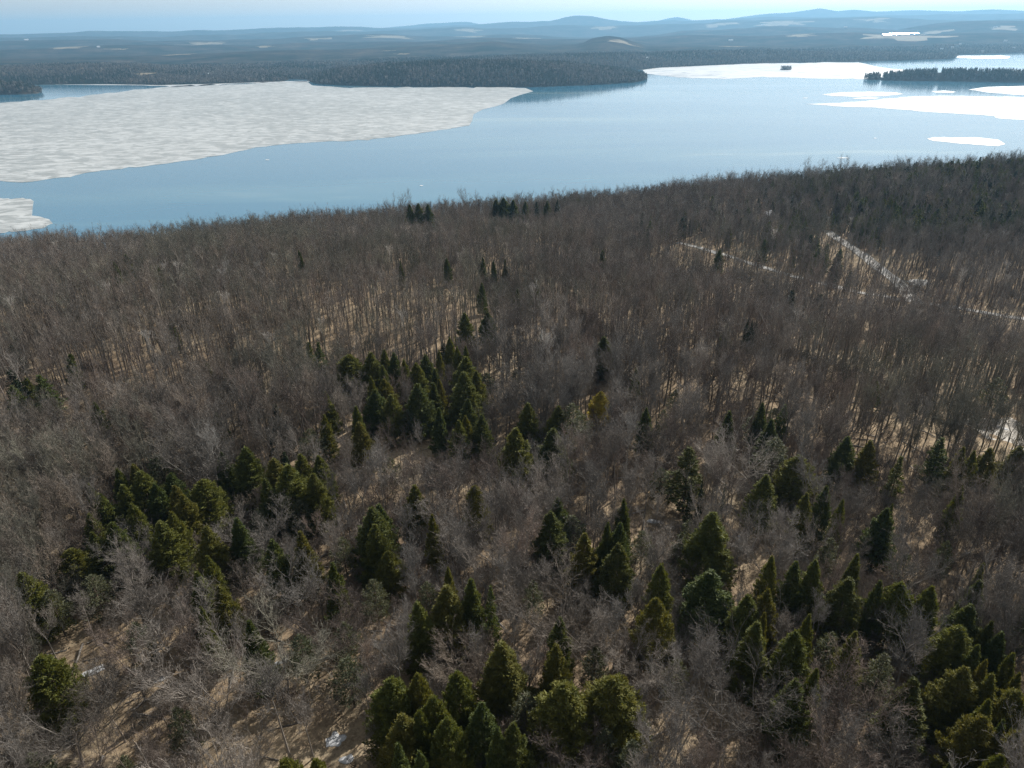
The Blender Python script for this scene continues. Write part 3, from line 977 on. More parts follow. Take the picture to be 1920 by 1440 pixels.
KIND = {'c': ('cone', 'olive green', 'cone shaped'), 'r': ('round', 'olive green', 'rounded'), 'k': ('column', 'dark green', 'columnar'),
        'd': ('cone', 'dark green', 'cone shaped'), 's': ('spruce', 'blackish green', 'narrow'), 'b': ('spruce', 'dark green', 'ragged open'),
        't': ('thin', 'grey green', 'thin wispy'), 'y': ('round', 'olive green', 'rounded'), 'Y': ('round', 'yellow', 'bright yellow')}
ANCH = [((575, 640), 'on the slope left of the hilltop clump'), ((40, 715), 'in the bare woods at the left edge'), ((400, 775), 'in the bare woods left of centre'),
        ((590, 770), 'at the left end of the hilltop clump'), ((470, 850), 'of the small tight clump'), ((560, 865), 'at the right of the small tight clump'),
        ((260, 880), 'along the back of the big left clump'), ((320, 920), 'in the middle of the big left clump'), ((190, 965), 'on the left flank of the big left clump'),
        ((320, 985), 'in the front of the big left clump'), ((390, 1095), 'in the tail trailing down from the big left clump'), ((70, 1080), 'by the left edge below the big left clump'),
        ((500, 1000), 'right beside the big left clump'), ((540, 1190), 'in the bare trees below the small tight clump'), ((80, 1270), 'in the lower left corner by the snow strip'),
        ((290, 1370), 'among wide bare trees in the lower left'), ((560, 1427), 'at the bottom edge left of the bottom clump'),
        ((900, 488), 'far up the slope beyond the middle pair'), ((900, 590), 'of the middle pair and the small trees around it'), ((850, 652), 'at the back of the hilltop clump'),
        ((690, 670), 'at the upper left of the hilltop clump'), ((775, 685), 'at the upper middle of the hilltop clump'), ((720, 735), 'in the dark lower left of the hilltop clump'),
        ((810, 735), 'in the lower middle of the hilltop clump'), ((885, 700), 'at the right end of the hilltop clump'), ((870, 780), 'just in front of the hilltop clump'),
        ((1040, 780), 'in the central group below the lone dark column'), ((1150, 690), 'around the lone dark column on the bare slope'), ((820, 930), 'scattered in the bare trees at the centre'),
        ((710, 990), 'in the dark knot below the hilltop clump'), ((1110, 940), 'alone in the bare woods right of centre'), ((1410, 600), 'on the bare slope below the dirt road'),
        ((1430, 775), 'of the upper right group on the bare slope'), ((1300, 870), 'in the bare woods left of the right-hand hardwoods'), ((1480, 870), 'below the upper right group'),
        ((1610, 825), 'in the trio right of the upper right group'), ((1840, 845), 'in the row beside the pale clearing'), ((1540, 925), 'in the low row under that right-hand trio'),
        ((1740, 950), 'in the bare woods below the pale clearing'), ((1120, 1000), 'of the thick clump right of centre'), ((1230, 1080), 'in the tall pair right of the thick clump'),
        ((850, 1090), 'of the tall dark group at lower centre'), ((1050, 1190), 'in the leaning pair above the bottom clump'), ((940, 1240), 'at the top of the bottom clump'),
        ((780, 1290), 'on the upper left side of the bottom clump'), ((1100, 1300), 'on the right side of the bottom clump'), ((780, 1370), 'on the lower left side of the bottom clump'),
        ((900, 1370), 'in the lower middle of the bottom clump'), ((1160, 1390), 'at the foot of the bottom clump on its right'), ((650, 1220), 'in the bare trees left of the bottom clump'),
        ((1320, 990), 'of the tall lone giant right of the thick clump'), ((1490, 1055), 'in the short row of the lower right woods'), ((1620, 1080), 'at the left of the long lower right band'),
        ((1720, 1090), 'in the middle of the long lower right band'), ((1840, 1080), 'at the right of the long lower right band'), ((1350, 1090), 'around the broad cone left of the cone group'),
        ((1430, 1150), 'in the cone group right of bottom centre'), ((1500, 1240), 'in the front of the cone group right of bottom'), ((1600, 1200), 'in the bare trees before the corner clump'),
        ((1830, 1180), 'along the back of the lower right corner clump'), ((1850, 1240), 'in the upper middle of the lower right corner clump'), ((1720, 1285), 'on the left of the lower right corner clump'),
        ((1880, 1300), 'in the middle of the lower right corner clump'), ((1860, 1390), 'in the front of the lower right corner clump'), ((785, 378), 'on the forest skyline left of centre'),
        ((980, 371), 'on the forest skyline above the middle'), ((1420, 352), 'near the skyline of the right-hand hill'), ((1700, 350), 'high on the right-hand hill'),
        ((1700, 410), 'midway up the right-hand hill'), ((1810, 450), 'low on the right-hand hill beyond the road'), ((205, 425), 'on the forest skyline at left'), ((1230, 450), 'on the far slope left of the road'),
        ((400, 480), 'on the far left slope')]


def apex_place(px, py, w, asp, hmin, hmax):
    Hh = 11.0
    for _ in range(3):
        P = on_hill(px, py, Hh)
        r_ = ray(px, py)
        dmax = float(np.interp(math.atan2(r_[0], r_[1]), AZG, _dc))
        if P is None or math.hypot(P[0], P[1]) > dmax + 25 or (py < 386 and px < 1100):      # it stands on the crest and tops the skyline
            P = np.array([0, 0, CAMZ]) + r_ * ((dmax - 4) / math.hypot(r_[0], r_[1]))
            _, _, dep = project(P)
            return P[0], P[1], float(gz(P[0], P[1])), w * dep / F, float(np.clip(P[2] - gz(P[0], P[1]), 12, 25))
        _, _, dep = project(P)
        Wd = w * dep / F
        Hh = min(hmax, max(hmin, Wd * asp))
    return P[0], P[1], float(gz(P[0], P[1])), Wd, Hh


rng = np.random.RandomState(5)
ev = []
for tok in EV.replace('\n', ';').split(';'):
    if tok.strip():
        x, y, w, kd = tok.split()
        x, y, w = float(x), float(y), float(w)
        r = apex_place(x, y, w * (1.20 if y > 900 else 1.42), {'c': 1.9, 'r': 1.6, 'k': 2.2, 'd': 1.9, 's': 2.6, 'b': 1.8, 't': 1.8, 'y': 1.3, 'Y': 1.3}[kd], 8.5 if kd in 'yYt' else 12.0, 17)
        if r:
            ev.append(dict(px=x, py=y, kd=kd, P=np.array(r[:3]), W=r[3], H=r[4], an=min(range(len(ANCH)), key=lambda i: (ANCH[i][0][0] - x) ** 2 + 1.6 * (ANCH[i][0][1] - y) ** 2)))
for ai in range(len(ANCH)):
    mem = sorted([e for e in ev if e['an'] == ai], key=lambda e: e['px'])
    for i, e in enumerate(mem):
        form, colr, shp = KIND[e['kd']]
        pr = CON[form][rng.randint(len(CON[form]))]
        colr2 = colr
        if colr == 'olive green' and rng.rand() < 0.3 and e['kd'] == 'c':
            colr2 = 'dark green'
        o_ = ordinal(i, len(mem))
        lab = '%s %s evergreen, %s %s' % (shp, colr2 if colr != 'yellow' else 'leafed', o_, ANCH[ai][1])
        if colr == 'yellow':
            lab = 'bright yellow rounded tree standing alone below the lone dark column'
        elif o_ == 'only one':
            lab = '%s %s evergreen standing %s' % (shp, colr2, ANCH[ai][1].replace('of the ', 'in the '))
        if len(lab.split()) > 16:
            lab = lab.replace(' green evergreen', ' evergreen')
        if len(lab.split()) > 16:
            lab = lab.replace(' shaped ', ' ').replace('rounded ', '').replace('thin wispy', 'wispy').replace('scattered in', 'in').replace('ragged open', 'ragged').replace('the big left clump', 'big left clump')
        s_ = e['W'] / (pr['W'] * 0.80)
        plant('yellow_tree' if colr == 'yellow' else ('spruce_tree' if form == 'spruce' else 'evergreen_tree'), e['P'], rng.uniform(0, 6.28), s_, e['H'] / pr['H'], pr, CBARK, LEAF[colr2], lab, 'tree',
              'evergreens in the bare woods')
EVP = np.array([e['P'][:2] for e in ev])
EVW = np.array([e['W'] for e in ev])

# ------------------------------------------------------------------ road, clearings, snow
ROADS = [[(1550, 433), (1568, 447), (1590, 460), (1620, 480), (1650, 505), (1685, 530), (1703, 552), (1714, 568)],
         [(1270, 455), (1290, 460), (1340, 474), (1400, 492), (1450, 508), (1500, 521), (1560, 536), (1620, 551), (1680, 561), (1720, 567), (1790, 577), (1840, 586), (1930, 600)]]
road_pts = []
for k, rd in enumerate(ROADS):
    C = np.array([on_hill(*q)[:2] for q in rd])
    s = np.concatenate([[0], np.cumsum(np.hypot(*np.diff(C, axis=0).T))])
    u = np.arange(0, s[-1], 3.0)
    C = np.stack([np.interp(u, s, C[:, 0]), np.interp(u, s, C[:, 1])], -1)
    for _ in range(4):
        C[1:-1] = (C[:-2] + C[2:] + 2 * C[1:-1]) / 4
    T = unit(np.gradient(C, axis=0))
    Nn = np.stack([-T[:, 1], T[:, 0]], -1)
    w = (3.1 if k == 0 else 2.3) * (1 + 0.3 * (vnoise(u / 11, u * 0, 5 + k) - .5))
    cols = [C + Nn * w[:, None] * q for q in (-1, -.5, 0, .5, 1)]
    V = np.stack([np.column_stack([c, gz(c[:, 0], c[:, 1]) + 0.22 + 0.004 * k]) for c in cols], 1)
    n = len(C)
    idx = np.arange(n * 5).reshape(n, 5)
    q = np.stack([idx[:-1, :-1], idx[:-1, 1:], idx[1:, 1:], idx[1:, :-1]], -1).reshape(-1, 4)
    link('road', mk_mesh('road', V.reshape(-1, 3), [q], [mRoad], smooth=True), kind='structure')
    road_pts.append(C)
road_pts = np.concatenate(road_pts)

clear = []   # (x, y, radius) kept free of trees


def patch(name, px, py, w, h, seed, m, lab=None, lift=0.12, kind=None, group=None, cat=None, clr=0.38):
    c = on_hill(px, py)
    _, _, dep = project(c)
    wx = w * dep / F / 2
    r = ray(px, py)
    el = -r[2] / np.linalg.norm(r)
    wy = h * dep / F / 2 / el
    ph = np.linspace(0, 2 * math.pi, 26, endpoint=False)
    rad = 0.75 + 1.3 * (fbm(np.cos(ph) * 2.0 + seed * 3, np.sin(ph) * 1.3, seed, 3) - .3)
    f = np.array([c[0], c[1]]) / np.hypot(c[0], c[1])
    sx = np.array([f[1], -f[0]])
    V = []
    for q in (0.001, .3, .6, .85, 1):
        xy = c[:2] + np.outer(np.cos(ph) * rad * q * wx, sx) + np.outer(np.sin(ph) * rad * q * wy, f)
        V.append(np.column_stack([xy, gz(xy[:, 0], xy[:, 1]) + lift * (1.0 if q < .9 else 0.35)]))
    V = np.concatenate(V)
    i = np.arange(26)
    q = np.concatenate([np.stack([k * 26 + i, k * 26 + (i + 1) % 26, (k + 1) * 26 + (i + 1) % 26, (k + 1) * 26 + i], -1) for k in range(4)])[:, ::-1]
    ob = link(name, mk_mesh(name, V, [q], [m], smooth=True))
    if kind:
        ob['kind'] = kind
    else:
        ob['label'], ob['category'], ob['group'] = lab, cat, group
    for tt in (-.6, 0, .6):
        for a, b in ((wx, sx), (wy, f)):
            p_ = c[:2] + b * a * tt
            clear.append((p_[0], p_[1], clr * min(wx, wy) + 1.2))
    return ob


SG = 'remnant snow patches in the woods'
for k, (px, py, w, h, lab) in enumerate([
        (180, 1260, 44, 14, 'white snow patch at the top of the broken strip in the lower left woods'), (147, 1292, 14, 34, 'tall narrow snow strip between bare trunks in the lower left'),
        (145, 1328, 46, 18, 'snow patch at the bottom of the broken strip in the lower left woods'), (302, 1274, 22, 12, 'small snow patch right of the broken strip in the lower left'),
        (517, 1248, 52, 9, 'long snow patch under the greenish wide tree left of bottom centre'), (498, 1279, 12, 7, 'tiny snow patch below the long one left of bottom centre'),
        (630, 1392, 34, 28, 'pale snow patch at the left foot of the bottom evergreen clump'), (654, 1425, 26, 16, 'pale snow patch at the bottom edge left of the bottom clump'),
        (1240, 1304, 12, 16, 'small snow patch right of the two big rounded evergreens'), (1386, 1012, 10, 16, 'narrow snow scrap right of the tall lone giant evergreen'),
        (1228, 980, 26, 8, 'small snow patch in bare woods above the tall pair of evergreens'), (1793, 794, 20, 8, 'snow scrap at the left side of the pale clearing'),
        (1868, 800, 40, 6, 'thin snow streak across the pale clearing at the right edge')]):
    patch('snow_patch', px, py, w, h, 60 + k, mSnow, lab, 0.14, None, SG, 'snow')
patch('clearing', 1895, 815, 120, 70, 80, mGravel2, lift=0.06, kind='structure', clr=0.75)
patch('clearing', 818, 440, 34, 16, 81, mGravel2, lift=0.1, kind='structure', clr=0.5)
patch('clearing', 1725, 530, 36, 12, 82, mRoad, lift=0.1, kind='structure', clr=0.5)
clear = np.array(clear)

# ------------------------------------------------------------------ bare hardwoods
HERO = [(1375, 1275, 215, 'grey', 5), (515, 1190, 150, 'greenish grey', 6), (395, 1245, 170, 'grey', 5), (105, 1320, 160, 'grey', 6), (545, 1065, 110, 'silvery grey', 5),
        (1050, 1120, 160, 'brown', 6), (615, 1150, 120, 'reddish brown', 6), (1205, 1220, 110, 'grey', 5), (295, 1145, 140, 'grey', 6), (1640, 1120, 90, 'brown', 5),
        (470, 985, 110, 'grey', 6), (860, 1225, 100, 'brown', 5), (1075, 1385, 110, 'reddish brown', 6), (1590, 1290, 150, 'reddish brown', 6), (960, 850, 60, 'silvery grey', 5),
        (1205, 640, 70, 'silvery grey', 5), (1060, 965, 90, 'silvery grey', 5), (200, 1300, 120, 'brown', 6), (1830, 660, 70, 'brown', 5), (245, 1010, 90, 'silvery grey', 5),
        (745, 377, 40, 'grey', 6), (880, 368, 34, 'grey', 6), (1530, 311, 34, 'grey', 6), (1590, 304, 22, 'brown', 6)]
cand = []
rs = np.random.RandomState(77)
STEP = 3.1
xs, ys = np.arange(-620, 760, STEP), np.arange(18, 800, STEP)
X, Y = np.meshgrid(xs, ys)
X = X + rs.uniform(-.5, .5, X.shape) * STEP * 1.1
Y = Y + rs.uniform(-.5, .5, Y.shape) * STEP * 1.1
X, Y = X.ravel(), Y.ravel()
Dd, Az = np.hypot(X, Y), np.arctan2(X, Y)
dcs = np.interp(Az, AZG, _dc)
dens = fbm(X / 38, Y / 38, 91, 3)
keep = (Dd > 35) & (Dd < dcs + 110) & (rs.uniform(0, 1, len(X)) < np.clip(0.15 + 2.0 * (dens - 0.24), np.clip(0.30 + (Dd - 100) / 300, .30, .80), 1.0))
X, Y, Dd = X[keep], Y[keep], Dd[keep]
Zb = gz(X, Y)
pxs, pys, dep = project(np.stack([X, Y, Zb + 9], -1))
keep = (pxs > -230) & (pxs < 2230) & (dep > 20) & (pys < 1760)
X, Y, Dd, Zb = X[keep], Y[keep], Dd[keep], Zb[keep]


def mind(Ax, Ay, Q):
    out = np.full(len(Ax), 1e9)
    for s in range(0, len(Ax), 2000):
        d = np.hypot(Ax[s:s + 2000, None] - Q[None, :, 0], Ay[s:s + 2000, None] - Q[None, :, 1])
        out[s:s + 2000] = d.min(1)
    return out


ok = np.ones(len(X), bool)
for s in range(0, len(X), 2000):
    d = np.hypot(X[s:s + 2000, None] - EVP[None, :, 0], Y[s:s + 2000, None] - EVP[None, :, 1])
    ok[s:s + 2000] &= (d > 0.42 * EVW[None]).all(1)
    # what would stand in front of an evergreen's crown is thinned
    f = -unit(EVP)
    for q in (3, 5.5, 8, 10.5):
        d2 = np.hypot(X[s:s + 2000, None] - (EVP[:, 0] + f[:, 0] * q), Y[s:s + 2000, None] - (EVP[:, 1] + f[:, 1] * q))
        ok[s:s + 2000] &= ~((d2 < 0.40 * EVW[None]).any(1) & (rs.uniform(0, 1, d2.shape[0]) < 0.45))
    d = np.hypot(X[s:s + 2000, None] - clear[None, :, 0], Y[s:s + 2000, None] - clear[None, :, 1])
    ok[s:s + 2000] &= (d > clear[None, :, 2]).all(1)
ok &= mind(X, Y, road_pts) > 3.6
near_road = np.zeros(len(X), bool)
fr = -unit(road_pts)
for q in range(6, 73, 5):
    near_road |= mind(X, Y, road_pts + fr * q) < 3.3
ok &= ~(near_road & (rs.uniform(0, 1, len(X)) < 0.55))
# a hardwood whose crown would hide an evergreen the photograph shows is an understorey tree there
short = np.ones(len(X))
e_top = np.array([[e['px'], e['py']] for e in ev])
e_x, e_y, e_d = project(np.array([e['P'] + [0, 0, e['H'] * .45] for e in ev]))
e_w = EVW * F / e_d * np.array([0.55 if e['kd'] == 't' else 1.0 for e in ev])
for s in range(0, len(X), 2000):
    q = slice(s, s + 2000)
    for hh, fac in ((15.0, 0.62), (9.5, 0.40)):
        cx_, ty_, dd_ = project(np.stack([X[q], Y[q], Zb[q] + hh], -1))
        _, by_, _ = project(np.stack([X[q], Y[q], Zb[q] + hh * .45], -1))
        rad_ = 2.3 * F / dd_ * hh / 15
        hit = ((dd_[:, None] < e_d[None] + 1) & (np.abs(cx_[:, None] - e_x[None]) < 0.32 * e_w[None] + 0.5 * rad_[:, None])
               & (ty_[:, None] < e_y[None]) & (by_[:, None] > e_top[None, :, 1] + 2)).any(1)
        short[q] = np.where(hit, fac, short[q]) if hh > 12 else np.where(hit & (short[q] < 1), fac, short[q])
# in front of clearings and snow patches too
fc = -unit(clear[:, :2])
for q in (4, 8):
    ok &= ~((mind(X, Y, clear[:, :2] + fc * q) < 1.8) & (rs.uniform(0, 1, len(X)) < 0.5))
heroes = []
for (px, py, w, tint, k) in HERO:
    r = apex_place(px, py, w, 1.15, 8, 15)
    if r:
        heroes.append(dict(P=np.array(r[:3]), W=r[3], H=r[4], tint=tint, k=k))
        ok &= ~(np.hypot(X - r[0], Y - r[1]) < 0.40 * r[3])
ok &= ~((short < 0.5) & (rs.uniform(0, 1, len(X)) < 0.25))
X, Y, Dd, Zb, short = X[ok], Y[ok], Dd[ok], Zb[ok], short[ok]
N = len(X)
TINTS = list(BARK)
tone = fbm(X / 55, Y / 55, 123, 3) + rs.normal(0, .09, N)
ti = np.digitize(tone, [0.34, 0.44, 0.56, 0.65])     # spatially coherent mix of bark colours
ti = np.array([3, 1, 0, 2, 4])[ti]
ti = np.where((ti == 4) & (rs.uniform(0, 1, N) < .5), 0, ti)
ft = rs.choice(7, N, p=[.22, .22, .2, .15, .13, .04, .04])
sz = (rs.uniform(.70, 1.16, N) - 0.28 * (rs.uniform(0, 1, N) < .14)) * (0.86 + 0.3 * fbm(X / 45, Y / 45, 55, 2)) * short * np.clip(0.86 + Dd / 900, 0, 1.0)
rot = rs.uniform(0, 6.28, N)

# the 280 nearest in view, plus the marked wide ones, are trees of their own
px0, py0, dep = project(np.stack([X, Y, Zb + 7], -1))
inv = (px0 > 5) & (px0 < 1915) & (py0 < 1425)
order = np.argsort(np.where(inv, dep, 1e9))
indiv = order[:min(270, int(inv.sum()))]
trees = [dict(P=np.array([X[i], Y[i], Zb[i]]), k=int(ft[i]), tint=TINTS[ti[i]], s=float(sz[i]), sz=float(sz[i]), rot=float(rot[i])) for i in indiv]
for h in heroes:
    b = BARE[h['k']]
    trees.append(dict(P=h['P'], k=h['k'], tint=h['tint'], s=h['W'] / b['W'], sz=h['H'] / b['H'], rot=float(rs.uniform(0, 6.28)), hero=1))
ZONES = [(200, 'by the lower left snow strip'), (400, 'right of the snow strip'), (660, 'left of the bottom evergreens'), (930, 'by the bottom evergreens left half'),
         (1190, 'by the bottom evergreens right half'), (1400, 'just right of bottom evergreens'), (1650, 'before the right cone group'), (9999, 'around the corner evergreen clump')]
zl = {}
for t in trees:
    a, b, c = project(t['P'] + [0, 0, 5])
    t['px'], t['py'] = float(a), float(b)
    z = next(i for i, q in enumerate(ZONES) if t['px'] < q[0])
    zl.setdefault(z, []).append(t)
ROWS = ['front', 'second', 'third', 'fourth', 'fifth', 'sixth', 'seventh', 'eighth', 'ninth', 'tenth', 'eleventh', 'twelfth']
for z, mem in zl.items():
    mem.sort(key=lambda t: -t['py'])
    nr = max(1, math.ceil(len(mem) / 8))
    for ri, row in enumerate(np.array_split(np.arange(len(mem)), nr)):
        rr = sorted([mem[i] for i in row], key=lambda t: t['px'])
        for i, t in enumerate(rr):
            form = BARE[t['k']]['form']
            size = 'tall' if t['sz'] > 1.02 else ('short' if t['sz'] < 0.86 else 'middling')
            t['lab'] = '%s %s bare tree, %s, %s row, %s' % ('wide' if form == 'wide' else size, t['tint'], ordinal(i, len(rr)), ROWS[ri], ZONES[z][1])
for t in trees:
    b = BARE[t['k']]
    m_ = BARK[t['tint']]
    plant('bare_tree', t['P'], t['rot'], t['s'], t['sz'], b, m_, m_, t['lab'], 'tree', 'bare hardwoods nearest the viewer')

rest = np.setdiff1d(np.arange(N), indiv)
tl = list(BARK.values())
HI = [(b['whole'], [m_]) for b in BARE for m_ in tl] + [(BARE[0]['whole'], [BIRCH])]
LO = [(m, [m_]) for m in LOW for m_ in tl] + [(LOW[0], [BIRCH])]
isb = rs.uniform(0, 1, N) < 0.012
far_ = Dd > 165 + 30 * rs.uniform(-1, 1, N)
pick = np.where(far_, len(HI) + (rs.randint(0, len(LOW), N)) * 5 + ti, ft * 5 + ti)
pick = np.where(isb, np.where(far_, len(HI) + len(LO) - 1, len(HI) - 1), pick)
S3 = np.stack([sz * np.where(far_, 1.1, 1.0), sz * np.where(far_, 1.1, 1.0), sz], -1)
R3 = np.stack([rs.normal(0, .03, N), rs.normal(0, .03, N), rot], -1)
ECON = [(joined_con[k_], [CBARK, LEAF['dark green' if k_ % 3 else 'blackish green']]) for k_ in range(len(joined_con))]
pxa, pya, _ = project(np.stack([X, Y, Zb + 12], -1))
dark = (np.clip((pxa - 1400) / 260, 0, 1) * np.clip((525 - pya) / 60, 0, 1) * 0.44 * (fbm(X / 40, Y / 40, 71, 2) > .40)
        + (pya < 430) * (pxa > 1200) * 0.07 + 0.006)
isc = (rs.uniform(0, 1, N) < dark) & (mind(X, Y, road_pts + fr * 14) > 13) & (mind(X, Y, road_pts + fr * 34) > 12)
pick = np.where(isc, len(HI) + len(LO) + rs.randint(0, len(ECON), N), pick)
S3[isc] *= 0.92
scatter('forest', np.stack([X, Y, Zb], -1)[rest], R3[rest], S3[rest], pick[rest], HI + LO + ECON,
        'leafless grey brown hardwood forest covering the whole hillside down to the lake')

# saplings and brush under the trees
M = 30000
bx, by = rs.uniform(-260, 300, M), rs.uniform(30, 330, M)
bz = gz(bx, by)
p0, p1, p2 = project(np.stack([bx, by, bz + 2], -1))
k_ = (p0 > -120) & (p0 < 2040) & (p1 < 1560) & (fbm(bx / 25, by / 25, 44, 3) > np.where(np.hypot(bx, by) < 125, 0.30, 0.50)) & (mind(bx, by, clear[:, :2]) > 3.0)
bx, by, bz = bx[k_], by[k_], bz[k_]
nb_ = len(bx)
sc_ = rs.uniform(.5, 1.15, nb_)
scatter('undergrowth', np.stack([bx, by, bz], -1), np.stack([0 * bx, 0 * bx, rs.uniform(0, 6.28, nb_)], -1), np.stack([sc_] * 3, -1),
        rs.randint(0, len(SAP) * 3, nb_), [(m, [m_]) for m in SAP for m_ in (tl[1], tl[2], tl[0])], 'thin brown leafless saplings and brush under the hardwoods')

LOGS = []
for k in range(3):
    a_ = Acc()
    rr_ = np.random.RandomState(700 + k)
    xx = np.linspace(-3.2, 3.2, 7) * (1 - .2 * k)
    Pl = np.stack([xx, np.cumsum(rr_.normal(0, .08, 7)), 0.16 + rr_.normal(0, .03, 7)], -1)
    tubes(a_, Pl[None], np.linspace(.17, .06, 7)[None], 6, rr_)
    St, Dr = along(np.repeat(Pl[None], 7, 0), rr_.uniform(.4, 1, 7))
    tubes(a_, grow(rr_, St, Dr + rr_.normal(0, .8, (7, 3)) * [1, 1, .5] + [0, 0, .2], rr_.uniform(.6, 1.8, 7), 4, -.05, .15), np.linspace(.035, .012, 4)[None] * np.ones((7, 1)), 3, rr_)
    LOGS.append(a_.mesh('log', [None]))
M = 900
lx, ly = rs.uniform(-110, 130, M), rs.uniform(35, 190, M)
lz = gz(lx, ly)
scatter('fallen_branches', np.stack([lx, ly, lz], -1), np.stack([0 * lx, 0 * lx, rs.uniform(0, 6.28, M)], -1), np.stack([rs.uniform(.4, 1.2, M)] * 3, -1),
        rs.randint(0, 6, M), [(m, [m_]) for m in LOGS for m_ in (tl[0], tl[4])], 'grey fallen trunks and branches lying on the leaf litter')

# ------------------------------------------------------------------ far woods on the islands and shores
FC = [far_tree(500 + k, 17, 6.5, 'con').mesh('far_evergreen', [None]) for k in range(4)]
FD = [far_tree(520 + k, 14, 9, 'dec').mesh('far_hardwood', [None]) for k in range(4)]
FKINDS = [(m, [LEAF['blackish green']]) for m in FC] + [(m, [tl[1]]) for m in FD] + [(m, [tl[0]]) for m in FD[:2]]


def woods(name, P, frac_con, label, smul=1.0):
    n = len(P)
    con = rs.uniform(0, 1, n) < frac_con
    pk = np.where(con, rs.randint(0, 4, n), 4 + rs.randint(0, 6, n))
    s = rs.uniform(.55, 1.3, n) * smul
    scatter(name, P, np.stack([np.zeros(n), np.zeros(n), rs.uniform(0, 6.28, n)], -1), np.stack([s] * 3, -1), pk, FKINDS, label)


def isl_points(V, spacing, gaps=()):
    P = []
    a, b = V[:-1, :-1], V[1:, 1:]
    area = np.abs(np.cross((V[1:, :-1] - a)[..., :2], (V[:-1, 1:] - a)[..., :2]))
    lam = area / spacing ** 2
    cnt = rs.poisson(lam)
    for i, j in zip(*np.nonzero(cnt)):
        for _ in range(cnt[i, j]):
            u, v = rs.uniform(0, 1, 2)
            q = V[i, j] * (1 - u) * (1 - v) + V[i + 1, j] * u * (1 - v) + V[i, j + 1] * (1 - u) * v + V[i + 1, j + 1] * u * v
            P.append(q)
    P = np.array(P)
    P = P[P[:, 2] > 0.3]
    if gaps:
        x, _, _ = project(P)
        for g in gaps:
            P = P[~((x > g[0]) & (x < g[1]))]
            x, _, _ = project(P)
    P[:, 2] -= 0.5
    return P


Pp = isl_points(ISL['peninsula'], 8.5)
woods('forest', Pp, np.clip(0.35 + 1.4 * (fbm(Pp[:, 0] / 160, Pp[:, 1] / 160, 5, 3) - .42), .1, .95), 'dark mixed woods covering the long low peninsula across the water')
woods('forest', isl_points(ISL['point'], 8), 0.6, 'dark woods on the small point at the left edge of the lake')
woods('forest', isl_points(ISL['isle'], 6.0, ((1651, 1655.5), (1756, 1765))), 0.92, 'pointed dark evergreens crowding the long island at the right')
woods('forest', isl_points(ISL['islet'], 6), 0.3, 'round bare trees on the tiny islet in the white ice', 0.75)
n = 52000
a_ = rs.uniform(MAZ[0] + .2, MAZ[-1] - .2, n)
sh = np.interp(a_, MAZ, SH)
d_ = sh + 8 + 1500 * rs.uniform(0, 1, n) ** 1.3
x, y = d_ * np.sin(a_), d_ * np.cos(a_)
z = mz(x, y)
k_ = z > 1.5
P = np.stack([x, y, z - .5], -1)[k_]
fc_ = np.clip(0.30 + 2.2 * (fbm(P[:, 0] / 260, P[:, 1] / 260, 15, 3) - .45), .05, .95)
fpx, fpy, _ = project(P)
drop = (np.abs(fpx - 276) < 19) & (np.abs(fpy - 140) < 4)
woods('forest', P[~drop], fc_[~drop], 'mixed woods along the far shore and headland', 0.85)

# ------------------------------------------------------------------ far buildings
def gable(name, P, rz, L, Wd, Hh, label, group, pitch=0.8, rm=None):
    root = link(name, None, label=label, category='building', group=group)
    root.location = P
    root.rotation_euler = (0, 0, rz)
    l, w = L / 2, Wd / 2
    V = [(-l, -w, -2), (l, -w, -2), (l, w, -2), (-l, w, -2), (-l, -w, Hh), (l, -w, Hh), (l, w, Hh), (-l, w, Hh), (-l, 0, Hh + w * pitch), (l, 0, Hh + w * pitch)]
    me = bpy.data.meshes.new('wall')
    me.from_pydata(V, [], [(0, 1, 5, 4), (2, 3, 7, 6), (3, 0, 4, 8, 7), (1, 2, 6, 9, 5)])
    me.materials.append(mWall)
    link('wall', me, root)
    o, t = w * .15, .35
    e = w + o
    zl_ = Hh - o * pitch
    V = []
    for q in (0.02, t):
        V += [(-l - o, -e, zl_ + q), (l + o, -e, zl_ + q), (l + o, 0, Hh + w * pitch + q), (-l - o, 0, Hh + w * pitch + q), (-l - o, e, zl_ + q), (l + o, e, zl_ + q)]
    me = bpy.data.meshes.new('roof')
    me.from_pydata(V, [], [(6, 7, 8, 9), (9, 8, 11, 10), (3, 2, 1, 0), (4, 5, 2, 3), (0, 1, 7, 6), (5, 4, 10, 11), (1, 2, 8, 7), (2, 5, 11, 8), (0, 6, 9, 3), (3, 9, 10, 4)])
    me.materials.append(rm or mRoof)
    link('roof', me, root)


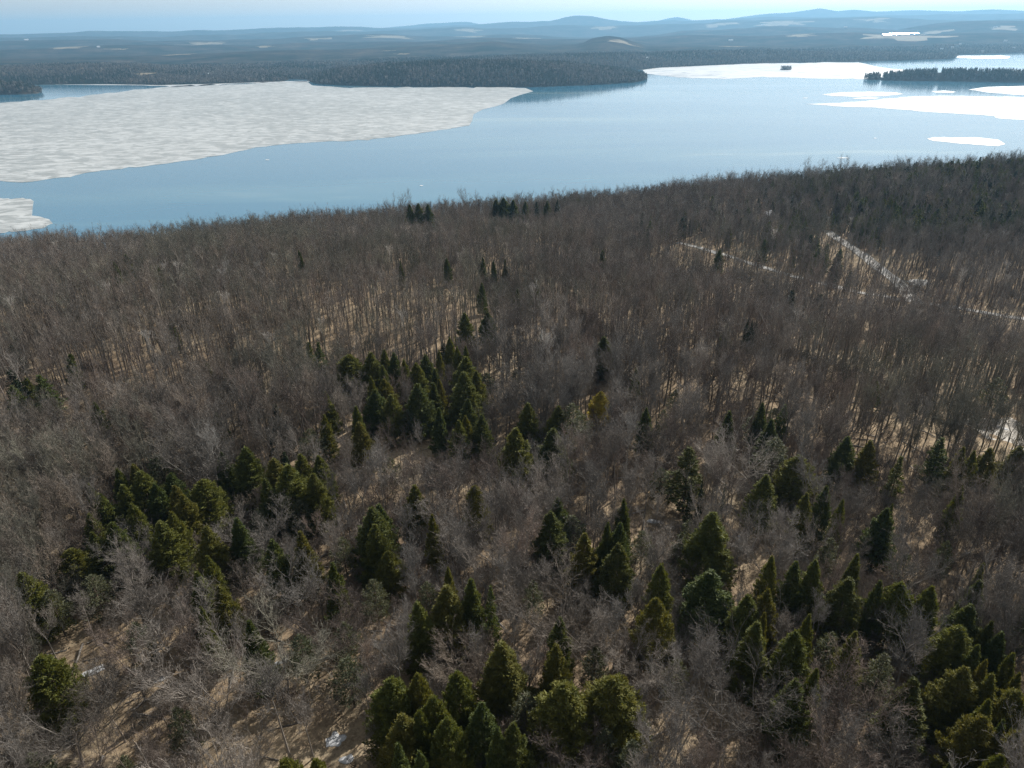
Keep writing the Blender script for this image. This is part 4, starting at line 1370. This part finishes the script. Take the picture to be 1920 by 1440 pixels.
BG = 'small bright buildings in the far country'
for (px, py, L, Wd, Hh, lab) in [
        (1370, 77, 70, 22, 8, 'bright barn on the slope left of the big tan field'), (1840, 99, 40, 22, 9, 'white building on the far shore beyond the headland'),
        (494, 151, 16, 11, 6, 'white cottage on the far shore by the channel mouth'), (393, 141, 18, 11, 6, 'pale house in the trees above the far left shore'),
        (1214, 112, 24, 14, 9, 'pale house above the right end of the peninsula'), (1885, 78, 40, 18, 8, 'pale building on the wooded slope at the far right'),
        (1866, 53, 60, 25, 10, 'bright building on the far ridge at the right edge'), (185, 89.5, 40, 20, 8, 'white barn by a clearing in the far left woods'),
        (50, 76, 70, 25, 9, 'bright barn low on the far left ridge'), (1800, 84, 30, 16, 8, 'small pale house above the far village shore'), (1765, 94, 30, 16, 8, 'pale village house near the headland tip'),
        (1785, 91, 26, 14, 8, 'small white village house right of the headland tip'), (1900, 92, 30, 16, 8, 'white village house at the far right shore'),
        (1585, 52, 70, 25, 9, 'bright farm building in the haze above the big tan field'), (1430, 47, 70, 25, 9, 'bright farm building on the upper far fields')]:
    q = on_far(px, py)
    if q is not None:
        gable('house', (q[0], q[1], float(mz(q[0], q[1])) + 3), math.atan2(-q[0], q[1]) + 0.3, L * .6, Wd * .6, Hh * .8, lab, BG)
for k in range(5):
    q = on_far(1662 + 13 * k, 67.5 - 0.7 * k)
    if q is not None:
        gable('greenhouse', (q[0], q[1], float(mz(q[0], q[1])) + 5), math.radians(6.4), 84, 32, 7, 'long bright greenhouse shed, %s in the row on the big tan field' % ordinal(k, 5), 'greenhouses on the big tan field', 0.396, mShine)
q = on_hill(1440, 403, 4)
gable('house', (q[0], q[1], float(gz(q[0], q[1]))), 0.5, 6, 5, 4.5, 'white roofed house almost hidden in the bare woods of the near hill', 'houses in the near woods')

# ------------------------------------------------------------------ haze
hx, hy0, hy1, hz0, hz1 = 23000, -7000, 27500, float(min(MZ.min(), Z.min())) - 1, float(max(MZ.max(), 250)) + 60
V = [(sx * hx, yy, zz) for zz in (hz0, hz1) for (sx, yy) in ((-1, hy0), (1, hy0), (1, hy1), (-1, hy1))]
me = bpy.data.meshes.new('haze')
me.from_pydata(V, [], [(3, 2, 1, 0), (4, 5, 6, 7), (0, 1, 5, 4), (1, 2, 6, 5), (2, 3, 7, 6), (3, 0, 4, 7)])
mH = bpy.data.materials.new('haze')
mH.use_nodes = True
nt = mH.node_tree
nt.nodes.clear()
out = nt.nodes.new('ShaderNodeOutputMaterial')
pv = nt.nodes.new('ShaderNodeVolumePrincipled')
pv.inputs['Color'].default_value = (0.35, 0.68, 1.0, 1)
pv.inputs['Density'].default_value = 5.9e-5
pv.inputs['Anisotropy'].default_value = 0.3
nt.links.new(pv.outputs[0], out.inputs['Volume'])
me.materials.append(mH)
link('haze', me, kind='stuff')
print('TREES bare', N, 'indiv', len(trees), 'evergreens', len(ev), 'undergrowth', nb_)
